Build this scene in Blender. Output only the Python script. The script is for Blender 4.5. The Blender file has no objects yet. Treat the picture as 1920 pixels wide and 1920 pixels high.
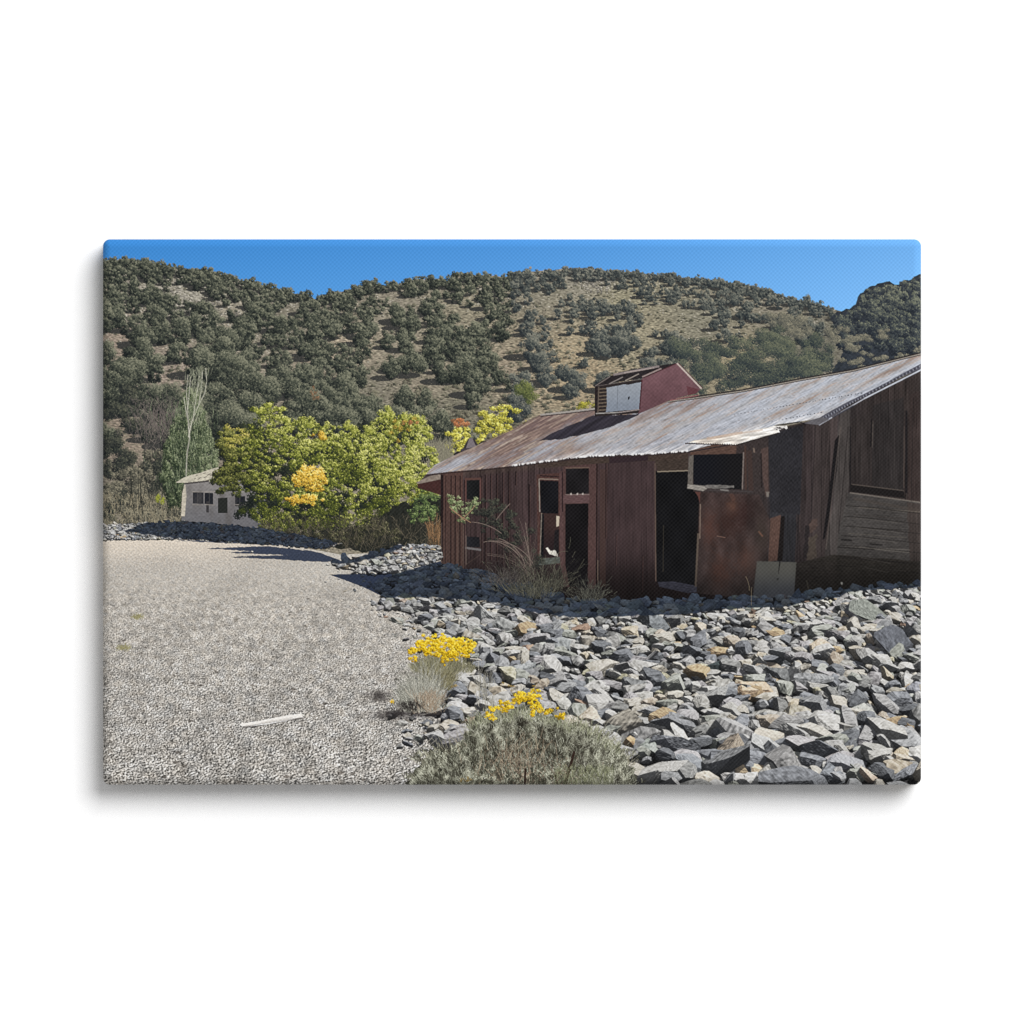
# A gallery-wrapped canvas print hanging on a white studio wall.  The picture on it is itself
# flat ink, so it is worked out here as ink (point splats, small ray-cast stones, polygons, noise)
# and laid on the real, curved-edged canvas as the ink colour of one mesh per pictured thing.
import math
import numpy as np

OX, OY = 192, 448            # the canvas' top-left corner in the photograph's pixels
W, H, S = 1536, 1024, 2      # ink dots across / down, supersampling while inking
WW, HH = W * S, H * S
img = np.zeros((HH, WW, 3), np.float32)
idb = np.zeros((HH, WW), np.int32)
PARTS = [None]               # id -> dict(name, parent, label, stuff)


def reg(name, parent=0, label=None, stuff=False):
    PARTS.append(dict(name=name, parent=parent, label=label, stuff=stuff))
    return len(PARTS) - 1


def C(*c):
    return np.array(c, np.float32) / 255.0


def R(seed):
    return np.random.default_rng(seed)


def mix(a, b, t):
    return a + (b - a) * t


def sstep(a, b, x):
    t = np.clip((x - a) / (b - a), 0, 1)
    return t * t * (3 - 2 * t)


# ------------------------------------------------------------------ noise
def vnoise(h, w, sy, sx, seed):
    g = R(seed).random((int(h / sy) + 3, int(w / sx) + 3)).astype(np.float32)
    y = np.arange(h, dtype=np.float32) / sy
    x = np.arange(w, dtype=np.float32) / sx
    yi, xi = y.astype(int), x.astype(int)
    fy, fx = y - yi, x - xi
    fy = (fy * fy * (3 - 2 * fy))[:, None]
    fx = (fx * fx * (3 - 2 * fx))[None, :]
    a = g[yi] * (1 - fy) + g[yi + 1] * fy
    return a[:, xi] * (1 - fx) + a[:, xi + 1] * fx


def fbm(sy, sx, octv, seed, gain=0.5, h=HH, w=WW):
    o = np.zeros((h, w), np.float32)
    amp, tot = 1.0, 0.0
    for k in range(octv):
        if min(sy, sx) < 0.8:
            break
        o += amp * vnoise(h, w, max(sy, 1), max(sx, 1), seed + 31 * k)
        tot += amp
        amp *= gain
        sy, sx = sy / 2, sx / 2
    return o / tot * 2 - 1          # about -1 .. 1


def gblur(a, sig):
    n = int(sig * 3) + 1
    k = np.exp(-0.5 * (np.arange(-n, n + 1) / sig) ** 2)
    k = (k / k.sum()).astype(np.float32)
    p = np.pad(a, [(n, n)] + [(0, 0)] * (a.ndim - 1), mode='edge')
    o = sum(k[i] * p[i:i + a.shape[0]] for i in range(2 * n + 1))
    p = np.pad(o, [(0, 0), (n, n)] + [(0, 0)] * (a.ndim - 2), mode='edge')
    return sum(k[i] * p[:, i:i + a.shape[1]] for i in range(2 * n + 1))


def tile_noise(n, lo, hi, seed, aniso=1.0):
    """band-passed tileable noise, unit variance"""
    f = np.fft.fft2(R(seed).standard_normal((n, n)))
    ky = np.fft.fftfreq(n)[:, None] * aniso
    kx = np.fft.fftfreq(n)[None, :]
    k = np.sqrt(ky * ky + kx * kx)
    f *= np.exp(-(k * lo) ** 2 * 6) - np.exp(-(k * hi) ** 2 * 6)
    o = np.fft.ifft2(f).real
    return (o / o.std()).astype(np.float32)


def lookup(t, u, v):
    n = t.shape[0]
    ui, vi = np.floor(u).astype(int), np.floor(v).astype(int)
    fu, fv = (u - ui).astype(np.float32), (v - vi).astype(np.float32)
    u0, v0, u1, v1 = ui % n, vi % n, (ui + 1) % n, (vi + 1) % n
    return (t[v0, u0] * (1 - fu) + t[v0, u1] * fu) * (1 - fv) + (t[v1, u0] * (1 - fu) + t[v1, u1] * fu) * fv


TN = tile_noise(512, 3, 9, 11)                       # grainy
TS = tile_noise(512, 3.0, 14, 12, aniso=0.16).T.copy()        # streaks along v
TF = tile_noise(512, 1.3, 4, 13)                     # fine


# ------------------------------------------------------------------ polygons and lines
def rough(pts, amp, step=6, seed=0):
    r = R(seed)
    out = []
    n = len(pts)
    for i in range(n):
        a, b = np.array(pts[i], float), np.array(pts[(i + 1) % n], float)
        d = b - a
        L = math.hypot(*d)
        m = max(1, int(L / step))
        nrm = np.array([-d[1], d[0]]) / (L + 1e-6)
        for k in range(m):
            j = 0 if k == 0 else r.normal() * amp
            out.append(tuple(a + d * k / m + nrm * j))
    return out


def pmask(pts):
    p = (np.array(pts, np.float64) - (OX, OY)) * S
    y0 = max(0, int(math.floor(p[:, 1].min())))
    y1 = min(HH, int(math.ceil(p[:, 1].max())) + 1)
    x0 = max(0, int(math.floor(p[:, 0].min())))
    x1 = min(WW, int(math.ceil(p[:, 0].max())) + 1)
    if y1 <= y0 or x1 <= x0:
        return (slice(0, 0), slice(0, 0)), np.zeros((0, 0), bool)
    m = np.zeros((y1 - y0, x1 - x0), bool)
    a, b = p, np.roll(p, -1, 0)
    ay, by, ax, bx = a[:, 1], b[:, 1], a[:, 0], b[:, 0]
    dy = np.where(by == ay, 1e-9, by - ay)
    for r in range(y0, y1):
        yc = r + 0.5
        hit = ((ay <= yc) & (by > yc)) | ((by <= yc) & (ay > yc))
        if not hit.any():
            continue
        xs = np.sort(ax[hit] + (yc - ay[hit]) / dy[hit] * (bx[hit] - ax[hit]))
        for k in range(0, len(xs) - 1, 2):
            i0, i1 = max(x0, int(round(xs[k]))), min(x1, int(round(xs[k + 1])))
            if i1 > i0:
                m[r - y0, i0 - x0:i1 - x0] = True
    return (slice(y0, y1), slice(x0, x1)), m


YY, XX = np.mgrid[0:HH, 0:WW].astype(np.float32)
PX = XX / S + OX             # photograph coordinates of each ink dot
PY = YY / S + OY


def fill(pts, col, pid=None, tex=None, amt=0.0, alpha=1.0):
    """col: colour, or function(px, py) -> colours; tex multiplies by 1 + amt * tex"""
    sl, m = pmask(pts)
    if not m.any():
        return sl, m
    c = col(PX[sl][m], PY[sl][m]) if callable(col) else np.broadcast_to(col, (int(m.sum()), 3)).copy()
    if tex is not None:
        c = c * (1 + amt * tex[sl][m])[:, None]
    img[sl][m] = mix(img[sl][m], c, alpha)
    if pid is not None:
        idb[sl][m] = pid
    return sl, m


def line(p0, p1, w, col, pid=None, w1=None, alpha=1.0):
    p0, p1 = np.array(p0, float), np.array(p1, float)
    d = p1 - p0
    n = np.array([-d[1], d[0]]) / (math.hypot(*d) + 1e-6)
    w1 = w if w1 is None else w1
    return fill([p0 + n * w / 2, p1 + n * w1 / 2, p1 - n * w1 / 2, p0 - n * w / 2], col, pid, alpha=alpha)


def soft(x, y, rx, ry, col, a, tex=None):
    sl, m = pmask([(x - 2 * rx, y - 2 * ry), (x + 2 * rx, y - 2 * ry), (x + 2 * rx, y + 2 * ry), (x - 2 * rx, y + 2 * ry)])
    q = ((PX[sl] - x) / rx) ** 2 + ((PY[sl] - y) / ry) ** 2
    if tex is not None:
        q = q * (1 + .5 * tex[sl]) + .4 * tex[sl]
    w = a * np.exp(-np.clip(q, 0, 30)) * m
    img[sl] = mix(img[sl], col, w[..., None])


# ------------------------------------------------------------------ splats: leaves, twigs, pebbles
KERN = {1: [(0, 0)], 2: [(0, 0), (1, 0), (0, 1), (1, 1)],
        3: [(0, 0), (1, 0), (-1, 0), (0, 1), (0, -1)],
        4: [(x, y) for x in (-1, 0, 1, 2) for y in (-1, 0, 1, 2) if not (x in (-1, 2) and y in (-1, 2))],
        5: [(x, y) for x in range(-2, 3) for y in range(-2, 3) if x * x + y * y < 6.5],
        7: [(x, y) for x in range(-3, 4) for y in range(-3, 4) if x * x + y * y < 11]}


def splat(x, y, col, size, pid, clip=None):
    """x, y in photograph pixels, already in back to front order"""
    ix = ((x - OX) * S).astype(np.int32)
    iy = ((y - OY) * S).astype(np.int32)
    k = np.array(KERN[size], np.int32)
    jx = (ix[:, None] + k[None, :, 0]).ravel()
    jy = (iy[:, None] + k[None, :, 1]).ravel()
    cc = np.repeat(col, len(k), 0)
    ids = np.repeat(pid, len(k)) if isinstance(pid, np.ndarray) else None
    ok = (jx >= 0) & (jx < WW) & (jy >= 0) & (jy < HH)
    if clip is not None:
        ok[ok] &= clip[jy[ok], jx[ok]]
    jx, jy, cc = jx[ok], jy[ok], cc[ok]
    img[jy, jx] = cc
    if ids is not None:
        idb[jy, jx] = ids[ok]
    elif pid is not None:
        idb[jy, jx] = pid


SUN = np.array([0.55, 0.72, 0.25])
SUN = SUN / np.linalg.norm(SUN)


def foliage(clumps, pal, size, pid, dens=1.0, seed=0, jit=0.16, sun=SUN, clip=None, flat=0.0, lift=0.0, skirt=0.5, mott=0.08, rag=.12):
    """clumps: rows x, y, rx, ry, depth, tint; pal: dark, mid, light, tip colours"""
    r = R(seed)
    cl = np.array(clumps, float)
    n = np.maximum(6, (cl[:, 2] * cl[:, 3] * 1.9 * dens * 4 / max(1, size)).astype(int))
    k = np.repeat(np.arange(len(cl)), n)
    N = len(k)
    v = r.normal(size=(N, 3))
    v /= np.linalg.norm(v, axis=1)[:, None]
    v[:, 2] = np.abs(v[:, 2])
    rad = r.random(N) ** 0.35
    rad = rad * np.where(r.random(N) < rag, 1 + np.abs(r.normal(0, .28, N)), 1)
    lump = 1 + 0.18 * np.sin(v[:, 0] * 5 + k * 1.7) * np.sin(v[:, 1] * 4 + k * 2.3)
    x = cl[k, 0] + v[:, 0] * cl[k, 2] * rad * lump
    y = cl[k, 1] - v[:, 1] * cl[k, 3] * rad * lump
    z = cl[k, 4] + v[:, 2] * cl[k, 2] * rad
    lam = v @ sun
    t = 0.42 + 0.45 * lam * rad + r.normal(size=N) * jit + cl[k, 5] + lift
    t = t - skirt * 0.25 * (1 - rad)
    t = t + mott * lookup(TN, x * 1.7, y * 1.7)
    t = np.clip(t, 0, 1)
    p = np.array(pal, np.float32)
    q = t * (len(p) - 1)
    i = np.minimum(q.astype(int), len(p) - 2)
    col = p[i] + (p[i + 1] - p[i]) * (q - i)[:, None].astype(np.float32)
    col = col * (1 + r.normal(size=(N, 1)) * 0.05).astype(np.float32)
    o = np.argsort(z, kind='stable')
    ids = pid[k][o] if isinstance(pid, np.ndarray) else pid
    splat(x[o], y[o], np.clip(col[o], 0, 1).astype(np.float32), size, ids, clip)


def twigs(x0, y0, ang, L, col, pid, bend=0.0, size=1, w=None, clip=None):
    """arrays of thin curved strokes; ang in radians from straight up, clockwise"""
    x0, y0, ang, L = map(lambda a: np.asarray(a, float), (x0, y0, ang, L))
    n = len(x0)
    m = int(max(4, L.max() * S * 1.2))
    s = np.linspace(0, 1, m)[None, :]
    a = ang[:, None] + np.broadcast_to(np.asarray(bend, float).reshape(-1, 1), (n, 1)) * s
    dx = np.cumsum(np.sin(a), 1) / m * L[:, None]
    dy = np.cumsum(np.cos(a), 1) / m * L[:, None]
    x = x0[:, None] + dx
    y = y0[:, None] - dy
    col = np.asarray(col, np.float32)
    if col.ndim == 1:
        col = np.broadcast_to(col, (n, 3))
    cc = np.repeat(col, m, 0)
    splat(x.ravel(), y.ravel(), cc, size, pid, clip)
# ------------------------------------------------------------------ pictured sky
P_SKY = reg('sky', label='clear blue printed sky above the ridge')
tx = np.clip((PX - 192) / 1536, 0, 1)[..., None]
ty = np.clip((PY - 448) / 130, 0, 1)[..., None]
sky = mix(mix(C(65, 139, 210), C(82, 151, 219), np.clip(tx * 2, 0, 1)), C(116, 178, 238), np.clip(tx * 2 - 1, 0, 1) ** 1.1)
sky = sky + (ty - 0.35) * C(20, 17, 12)
img[:] = sky
idb[:] = P_SKY
del sky

# ------------------------------------------------------------------ pictured hillside
P_HILL = reg('hillside', label='dry tan hillside dotted with dark junipers')
RIDGE = [(190, 490), (215, 488), (234, 486), (275, 490), (309, 498), (338, 504), (390, 507), (409, 514), (432, 518), (444, 526),
         (473, 527), (490, 535), (517, 543), (546, 550), (575, 553), (592, 562), (613, 553), (642, 547), (669, 541), (686, 533),
         (702, 531), (721, 536), (746, 535), (765, 526), (792, 524), (811, 525), (840, 527), (854, 516), (877, 514), (892, 519),
         (927, 517), (946, 521), (956, 515), (986, 511), (1013, 508), (1035, 508), (1054, 504), (1092, 503), (1117, 505), (1150, 510),
         (1190, 510), (1221, 516), (1257, 515), (1284, 522), (1315, 524), (1346, 527), (1388, 533), (1417, 537), (1440, 546), (1467, 554),
         (1483, 562), (1510, 564), (1537, 571), (1569, 582), (1600, 590), (1730, 600)]
CP = np.array([(215, 640, 152, 126, 108), (330, 700, 150, 127, 112), (230, 800, 140, 117, 98), (420, 600, 146, 136, 114), (345, 560, 148, 145, 132),
               (620, 645, 166, 143, 113), (760, 570, 136, 127, 106), (870, 580, 140, 131, 100), (960, 680, 152, 131, 102), (790, 725, 142, 127, 102),
               (700, 735, 122, 116, 96), (840, 770, 108, 106, 86), (1050, 660, 176, 148, 100), (1080, 705, 168, 138, 92), (1160, 560, 146, 140, 100),
               (1210, 620, 150, 139, 102), (1300, 600, 128, 126, 102), (1330, 640, 122, 120, 100), (1370, 660, 166, 142, 88), (1450, 580, 125, 118, 100),
               (1520, 640, 98, 99, 84), (1640, 630, 92, 93, 82), (1600, 690, 110, 103, 92), (230, 940, 126, 115, 98), (1100, 520, 130, 126, 112),
               (1000, 560, 128, 122, 100), (550, 600, 118, 112, 94), (300, 620, 138, 122, 104), (900, 640, 150, 133, 104), (1000, 620, 148, 132, 98)], np.float32)


def ground_col(px, py):
    num = np.zeros((len(px), 3), np.float32)
    den = np.zeros((len(px), 1), np.float32)
    for x, y, r_, g_, b_ in CP:
        w = (1 / (((px - x) / 1.3) ** 2 + ((py - y) * 1.1) ** 2 + 500) ** 1.6)[:, None]
        num += w * C(r_, g_, b_)
        den += w
    return num / den


sl, m = pmask(RIDGE + [(1730, 1100), (190, 1100)])
lo = ground_col(PX[::16, ::16].ravel(), PY[::16, ::16].ravel()).reshape(HH // 16, WW // 16, 3)
gc = np.repeat(np.repeat(lo, 16, 0), 16, 1)
gc = gblur(gc[::4, ::4], 3)
gc = np.repeat(np.repeat(gc, 4, 0), 4, 1)
n1 = lookup(TN, PX * 1.0 - 0.5 * PY, PY * 3.2)
n2 = lookup(TN, PX * 0.55 + 40 - 0.25 * PY, PY * 1.9 + 90)
n3 = fbm(60, 140, 4, 5)
gc = mix(gc, gc.mean(-1, keepdims=True) * C(264, 254, 236), 0.62)
gc = gc * (1.13 + 0.11 * n1 + 0.08 * n2 + 0.12 * n3)[..., None]
sh = sstep(0.25, 1.1, n2 + 0.8 * n3)[..., None]          # low grey scrub
gc = mix(gc, C(104, 101, 86) * (1 + 0.16 * n1[..., None]), 0.5 * sh)
rk = (sstep(1.3, 1.9, n1) * sstep(-0.1, 0.25, n3))[..., None] * (PY < 600)[..., None]
gc = mix(gc, C(182, 176, 164), 0.7 * rk)
img[sl][m] = gc[sl][m]
idb[sl][m] = P_HILL
HILLMASK = np.zeros((HH, WW), bool)
HILLMASK[sl] = m
del gc, rk, sh, lo


# low scrub and stones scattered over the open ground
r = R(17)
n = 5200
x, y = r.uniform(188, 1600, n), r.uniform(500, 830, n)
k = (y > np.interp(x, [p[0] for p in RIDGE], [p[1] for p in RIDGE]) + 4) & ~((x > 1290) & (y > 640))
x, y = x[k], y[k]
n = len(x)
sz = np.interp(y, [500, 600, 700, 830], [1.0, 1.5, 2.4, 3.4]) * np.exp(r.normal(0, .35, n))
o = np.argsort(y)
x, y, sz = x[o], y[o], sz[o]
foliage(np.stack([x - sz * .8, y + sz * .35, sz * 1.5, sz * .4, y, np.full(n, -.35)], 1), [C(70, 66, 58), C(84, 80, 70)], 2, None, 2.0, 171, clip=HILLMASK)
foliage(np.stack([x, y - sz * .2, sz * 1.1, sz * .85, y, r.normal(0, .1, n)], 1), [C(56, 58, 52), C(88, 88, 76), C(122, 118, 100), C(150, 144, 124)], 2, None, 2.2, 172, clip=HILLMASK)
n = 1500
x, y = r.uniform(188, 1560, n), 0
x = np.where(r.random(n) < .45, r.uniform(190, 560, n), x)
y = np.interp(x, [p[0] for p in RIDGE], [p[1] for p in RIDGE]) + 3 + np.abs(r.normal(0, 80, n))
splat(x, y, mix(C(150, 144, 130), C(206, 200, 186), r.random((n, 1)).astype(np.float32)), 4, None, HILLMASK)
k = r.random(n) < .5
splat(x[k] + 1.4, y[k] + .4, mix(C(150, 144, 130), C(196, 190, 176), r.random((int(k.sum()), 1)).astype(np.float32)), 4, None, HILLMASK)


# rocky outcrops: small pale upright slabs
r = R(3)
for cx, cy, rx, ry, n in [(1120, 532, 52, 13, 90), (1025, 515, 30, 8, 40), (712, 540, 22, 7, 22), (390, 560, 75, 28, 90), (430, 590, 45, 22, 50),
                          (300, 545, 45, 15, 25), (900, 548, 60, 14, 40), (790, 527, 12, 8, 14), (930, 560, 50, 10, 25), (240, 590, 30, 20, 18), (640, 622, 30, 12, 16)]:
    for k in range(n):
        x, y = cx + r.normal() * rx * .5, cy + r.normal() * ry * .5
        w, h = r.uniform(2, 6), r.uniform(1.5, 6)
        t = r.random()
        fill([(x, y), (x + w * .6, y - h * .5), (x + w, y), (x + w * .8, y + h * .6), (x + w * .1, y + h * .5)], mix(C(112, 108, 100), C(190, 184, 170), t), P_HILL)
        line((x, y + h * .5), (x + w * .8, y + h * .7), 1, C(50, 50, 48), P_HILL, alpha=.8)

# open ground, where few trees grow: x, y, rx, ry
OPEN = [(212, 655, 22, 45), (330, 705, 45, 30), (235, 640, 20, 20), (305, 650, 30, 22), (225, 812, 40, 30), (265, 830, 30, 30), (420, 605, 40, 24), (370, 640, 40, 14),
        (345, 548, 40, 14), (620, 645, 22, 9), (760, 565, 45, 16), (860, 578, 55, 18), (895, 605, 40, 18), (720, 603, 28, 10), (780, 618, 25, 8),
        (960, 600, 40, 12), (955, 660, 30, 30), (945, 690, 45, 16), (775, 718, 60, 9), (800, 735, 80, 16), (700, 735, 40, 14), (870, 765, 70, 20), (930, 740, 40, 16),
        (1050, 650, 42, 46), (1090, 700, 40, 26), (1040, 600, 60, 18), (1165, 562, 32, 14), (1215, 580, 36, 14), (1240, 610, 50, 14), (1215, 640, 30, 16), (1130, 600, 26, 10),
        (1300, 585, 40, 12), (1310, 625, 42, 14), (1330, 655, 38, 14), (1370, 660, 26, 9), (1440, 580, 40, 8), (1400, 610, 20, 10), (1100, 540, 50, 14), (1020, 560, 40, 18), (690, 690, 28, 8), (540, 590, 20, 10),
        (660, 640, 22, 6), (640, 690, 30, 6), (720, 655, 30, 6), (1140, 690, 50, 14), (1180, 660, 40, 8), (1000, 580, 50, 16), (985, 640, 22, 20)]


def openness(x, y):
    o = 0
    for cx, cy, rx, ry in OPEN:
        d = ((x - cx) / rx) ** 2 + ((y - cy) / ry) ** 2
        o = max(o, math.exp(-0.9 * d * d))
    return o


def trad(x, y):
    b = np.interp(y, [480, 520, 560, 620, 700, 760, 830, 960], [8, 8.6, 10.6, 14, 19, 24.5, 28, 28])
    if x < 480:
        b *= 1.18
    if x > 1000 and y < 690:
        b *= 0.82
    return b


def ridge_y(x):
    rx = [p[0] for p in RIDGE]
    return float(np.interp(x, rx, [p[1] for p in RIDGE]))


r = R(21)
TREES = []                    # x, y (crown centre), radius, tint
y = 487.0
while y < 850:
    x = 186.0 + r.uniform(0, 14)
    while x < 1600:
        rad = trad(x, y) * float(np.clip(math.exp(r.normal() * .3), .5, 1.45))
        yy = y + r.normal() * rad * 0.3
        if x > 1290 and y > 640 or (x > 1000 and y > 745):
            x += rad * 2
            continue
        o = openness(x, yy)
        pr = (0.62 if x < 560 else 0.66) * (1 - 0.93 * o)
        if x > 980 and yy > 545:
            pr *= 0.8
        if 690 < x < 1000 and yy > 700:
            pr *= 0.72
        if yy > ridge_y(x) - 1 + rad * 0.35 and r.random() < pr:
            TREES.append((x, yy, rad, r.normal() * 0.05))
        x += rad * r.uniform(1.25, 1.75)
    y += trad(600, y) * 0.82
x = 186.0
while x < 1566:                # a closed row along the crest
    rad = trad(x, ridge_y(x)) * r.uniform(.75, 1.15)
    if not (1005 < x < 1075 and r.random() < .7):
        TREES.append((x, ridge_y(x) + rad * r.uniform(.35, .7), rad, r.normal() * .05))
    x += rad * r.uniform(.9, 1.5)
# the ones that stand out against sky and slope
for x, yy, rad in [(207, 494, 8), (234, 491, 11), (275, 495, 10), (300, 502, 12), (340, 507, 8), (388, 512, 12), (410, 518, 8), (432, 520, 9), (475, 531, 12), (509, 539, 10), (545, 554, 11), (577, 556, 11),
                   (612, 559, 11), (629, 554, 9), (668, 547, 13), (686, 534, 6), (703, 531, 8), (737, 533, 8), (766, 530, 10), (792, 526, 9), (811, 528, 8), (828, 530, 9), (856, 521, 12), (878, 516, 10),
                   (957, 516, 9), (986, 511, 8), (1150, 513, 8), (1191, 513, 11), (1227, 518, 9), (1256, 518, 11), (1310, 525, 9), (1345, 528, 8), (1381, 533, 8), (1415, 540, 8), (1440, 548, 8), (1485, 565, 9), (1510, 567, 12), (1537, 573, 9),
                   (1044, 590, 11), (1015, 600, 10), (1200, 600, 9), (1207, 567, 6), (1180, 585, 6), (1228, 625, 8), (1017, 660, 14), (1035, 670, 12), (1014, 682, 13), (980, 705, 14), (880, 690, 20), (905, 668, 16),
                   (760, 748, 24), (700, 765, 26), (630, 757, 30), (800, 755, 22), (770, 790, 30), (830, 800, 26), (885, 750, 18), (640, 780, 24), (560, 760, 26), (480, 730, 34), (430, 700, 34), (420, 660, 26), (260, 660, 28), (245, 700, 26), (215, 720, 26),
                   (1160, 640, 18), (1180, 610, 14), (1195, 592, 10), (1150, 615, 12), (1130, 630, 12), (1125, 655, 12), (1190, 645, 14), (1250, 650, 16), (1220, 660, 14)]:
    TREES.append((x, yy, rad, r.normal() * 0.04))
TREES.sort(key=lambda t: t[1] + t[2])

JUN = [C(27, 31, 32), C(44, 49, 46), C(66, 71, 62), C(95, 98, 83), C(136, 136, 116)]
JUN2 = [C(36, 42, 46), C(54, 60, 62), C(76, 81, 78), C(102, 105, 97), C(136, 135, 122)]
clumps, cid, shadows = [], [], []
TREE_IDS = []
r = R(8)
for x, y, rad, tint in TREES:
    pid = reg('tree', P_HILL)
    TREE_IDS.append(pid)
    shadows.append((x - rad * .55, y + rad * .78, rad))
    asp = r.uniform(0.85, 1.35)
    m = int(7 + rad * 0.6)
    zz = (y + rad) * 3
    for k in range(m):
        a, q = r.uniform(0, 2 * math.pi), math.sqrt(r.random())
        s = rad * r.uniform(0.2, 0.46)
        ox, oy = math.cos(a) * q * rad * .8, math.sin(a) * q * rad * .8 * asp
        clumps.append((x + ox, y + oy, s, s * .9, zz + r.uniform(-.5, .8) * rad, tint + 0.24 * (-oy / rad) + 0.17 * ox / rad - 0.04 + r.normal() * .05))
        cid.append(pid)
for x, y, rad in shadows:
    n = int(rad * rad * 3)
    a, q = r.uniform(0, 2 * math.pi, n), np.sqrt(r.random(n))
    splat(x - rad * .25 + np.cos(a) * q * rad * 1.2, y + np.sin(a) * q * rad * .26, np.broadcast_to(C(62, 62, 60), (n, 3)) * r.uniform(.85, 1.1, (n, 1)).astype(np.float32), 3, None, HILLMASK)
cl, ci = np.array(clumps), np.array(cid)
far = cl[:, 0] > 960
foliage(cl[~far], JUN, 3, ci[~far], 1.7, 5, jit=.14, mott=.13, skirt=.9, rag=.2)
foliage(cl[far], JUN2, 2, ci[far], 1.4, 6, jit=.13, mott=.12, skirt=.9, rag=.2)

# ------------------------------------------------------------------ the near shaded slope at the right, the brush behind the barn
P_SLOPE = reg('slope', label='shaded wooded slope rising at the right edge of the picture')
SL = rough([(1556, 598), (1569, 584), (1592, 580), (1604, 571), (1608, 557), (1619, 548), (1629, 538), (1645, 532), (1662, 528), (1672, 531), (1677, 534), (1690, 529), (1704, 526), (1712, 520), (1730, 513),
            (1730, 700), (1560, 700), (1590, 640)], 1.3, 5, 4)
sl, m = fill(SL, C(50, 55, 62), P_SLOPE, fbm(10, 12, 3, 66), .25)
SLM = np.zeros((HH, WW), bool)
SLM[sl] = m
r = R(31)
SLC = [C(38, 43, 50), C(54, 60, 66), C(74, 79, 78), C(104, 108, 94), C(128, 130, 112)]
P_SLT = []
edge_pts = [(1572, 590), (1590, 588), (1604, 580), (1614, 566), (1620, 556), (1634, 546), (1650, 540), (1664, 537), (1680, 542), (1696, 537), (1712, 528), (1726, 522)]
trees = [(x, y + r.uniform(2, 6), r.uniform(8, 14), .08) for x, y in edge_pts] + [(r.uniform(1575, 1730), 0, r.uniform(10, 19), 0) for k in range(95)]
trees = [(x, y if y else float(np.interp(x, [1569, 1604, 1619, 1662, 1730], [600, 590, 565, 548, 535]) + r.uniform(4, 120)), q, t) for x, y, q, t in trees]
trees.sort(key=lambda t: t[1])
for x, y, rad, t in trees:
    if y > 655:
        continue
    pid = reg('tree', P_SLOPE)
    lit = .16 * math.exp(-((x - 1655) / 42) ** 2 - ((y - 560) / 26) ** 2) - .12 * float(sstep(570, 640, y)) + t - .07
    cl_ = []
    for k in range(9):
        a, q = r.uniform(0, 6.28), math.sqrt(r.random())
        cl_.append((x + math.cos(a) * q * rad * .8, y + math.sin(a) * q * rad * .7, rad * .42, rad * .36, y + r.normal() * 3, lit + .18 * -math.sin(a) * q + .1 * math.cos(a) * q - .12 + r.normal() * .05))
    foliage(cl_, SLC, 4, pid, 1.2, int(x * 7 + y), jit=.12, mott=.12)
BR = [C(40, 48, 54), C(62, 70, 68), C(88, 94, 80), C(118, 120, 98)]
BRG = [C(70, 72, 70), C(98, 98, 88), C(124, 120, 104), C(150, 145, 125)]
P_BRUSH = reg('brush', label='grey green brush growing behind the long roof')
c1, c2 = [], []
for k in range(70):
    x = r.uniform(1260, 1560)
    y = r.uniform(640, 735) - 0.06 * (x - 1300)
    c1.append((x, y, r.uniform(10, 22), r.uniform(8, 16), y, r.normal() * .08 - (0.2 if r.random() < .35 else 0)))
for x, y, rx, ry, t in [(1440, 640, 34, 22, .1), (1480, 660, 40, 24, .06), (1400, 690, 40, 22, -.12), (1500, 690, 50, 20, .05), (1460, 700, 50, 22, -.2), (1340, 690, 34, 22, .02), (1350, 660, 30, 14, -.12), (1310, 700, 26, 22, -.1),
                        (1550, 670, 26, 22, -.25), (1530, 640, 26, 18, -.15), (1420, 715, 40, 14, -.22), (1380, 720, 30, 12, -.2)]:
    for k in range(9):
        c1.append((x + r.normal() * rx * .45, y + r.normal() * ry * .45, rx * .42, ry * .5, y, t + r.normal() * .05))
c1.sort(key=lambda q: q[1])
foliage(c1, BR, 3, P_BRUSH, 1.2, 19, jit=.17, clip=HILLMASK)
for x, y, rx, ry in [(1480, 605, 36, 16), (1450, 600, 24, 14), (1500, 620, 30, 12), (1590, 640, 34, 9), (1625, 632, 30, 8), (1660, 622, 14, 6), (1600, 655, 22, 8), (1590, 678, 26, 8), (1650, 672, 20, 7), (1560, 625, 20, 12), (1720, 655, 10, 6), (1690, 668, 16, 5)]:
    for k in range(7):
        c2.append((x + r.normal() * rx * .5, y + r.normal() * ry * .45, rx * .34, ry * .55, y, r.normal() * .07))
foliage(c2, BRG, 2, P_BRUSH, 1.3, 23, jit=.17, clip=HILLMASK)
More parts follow.
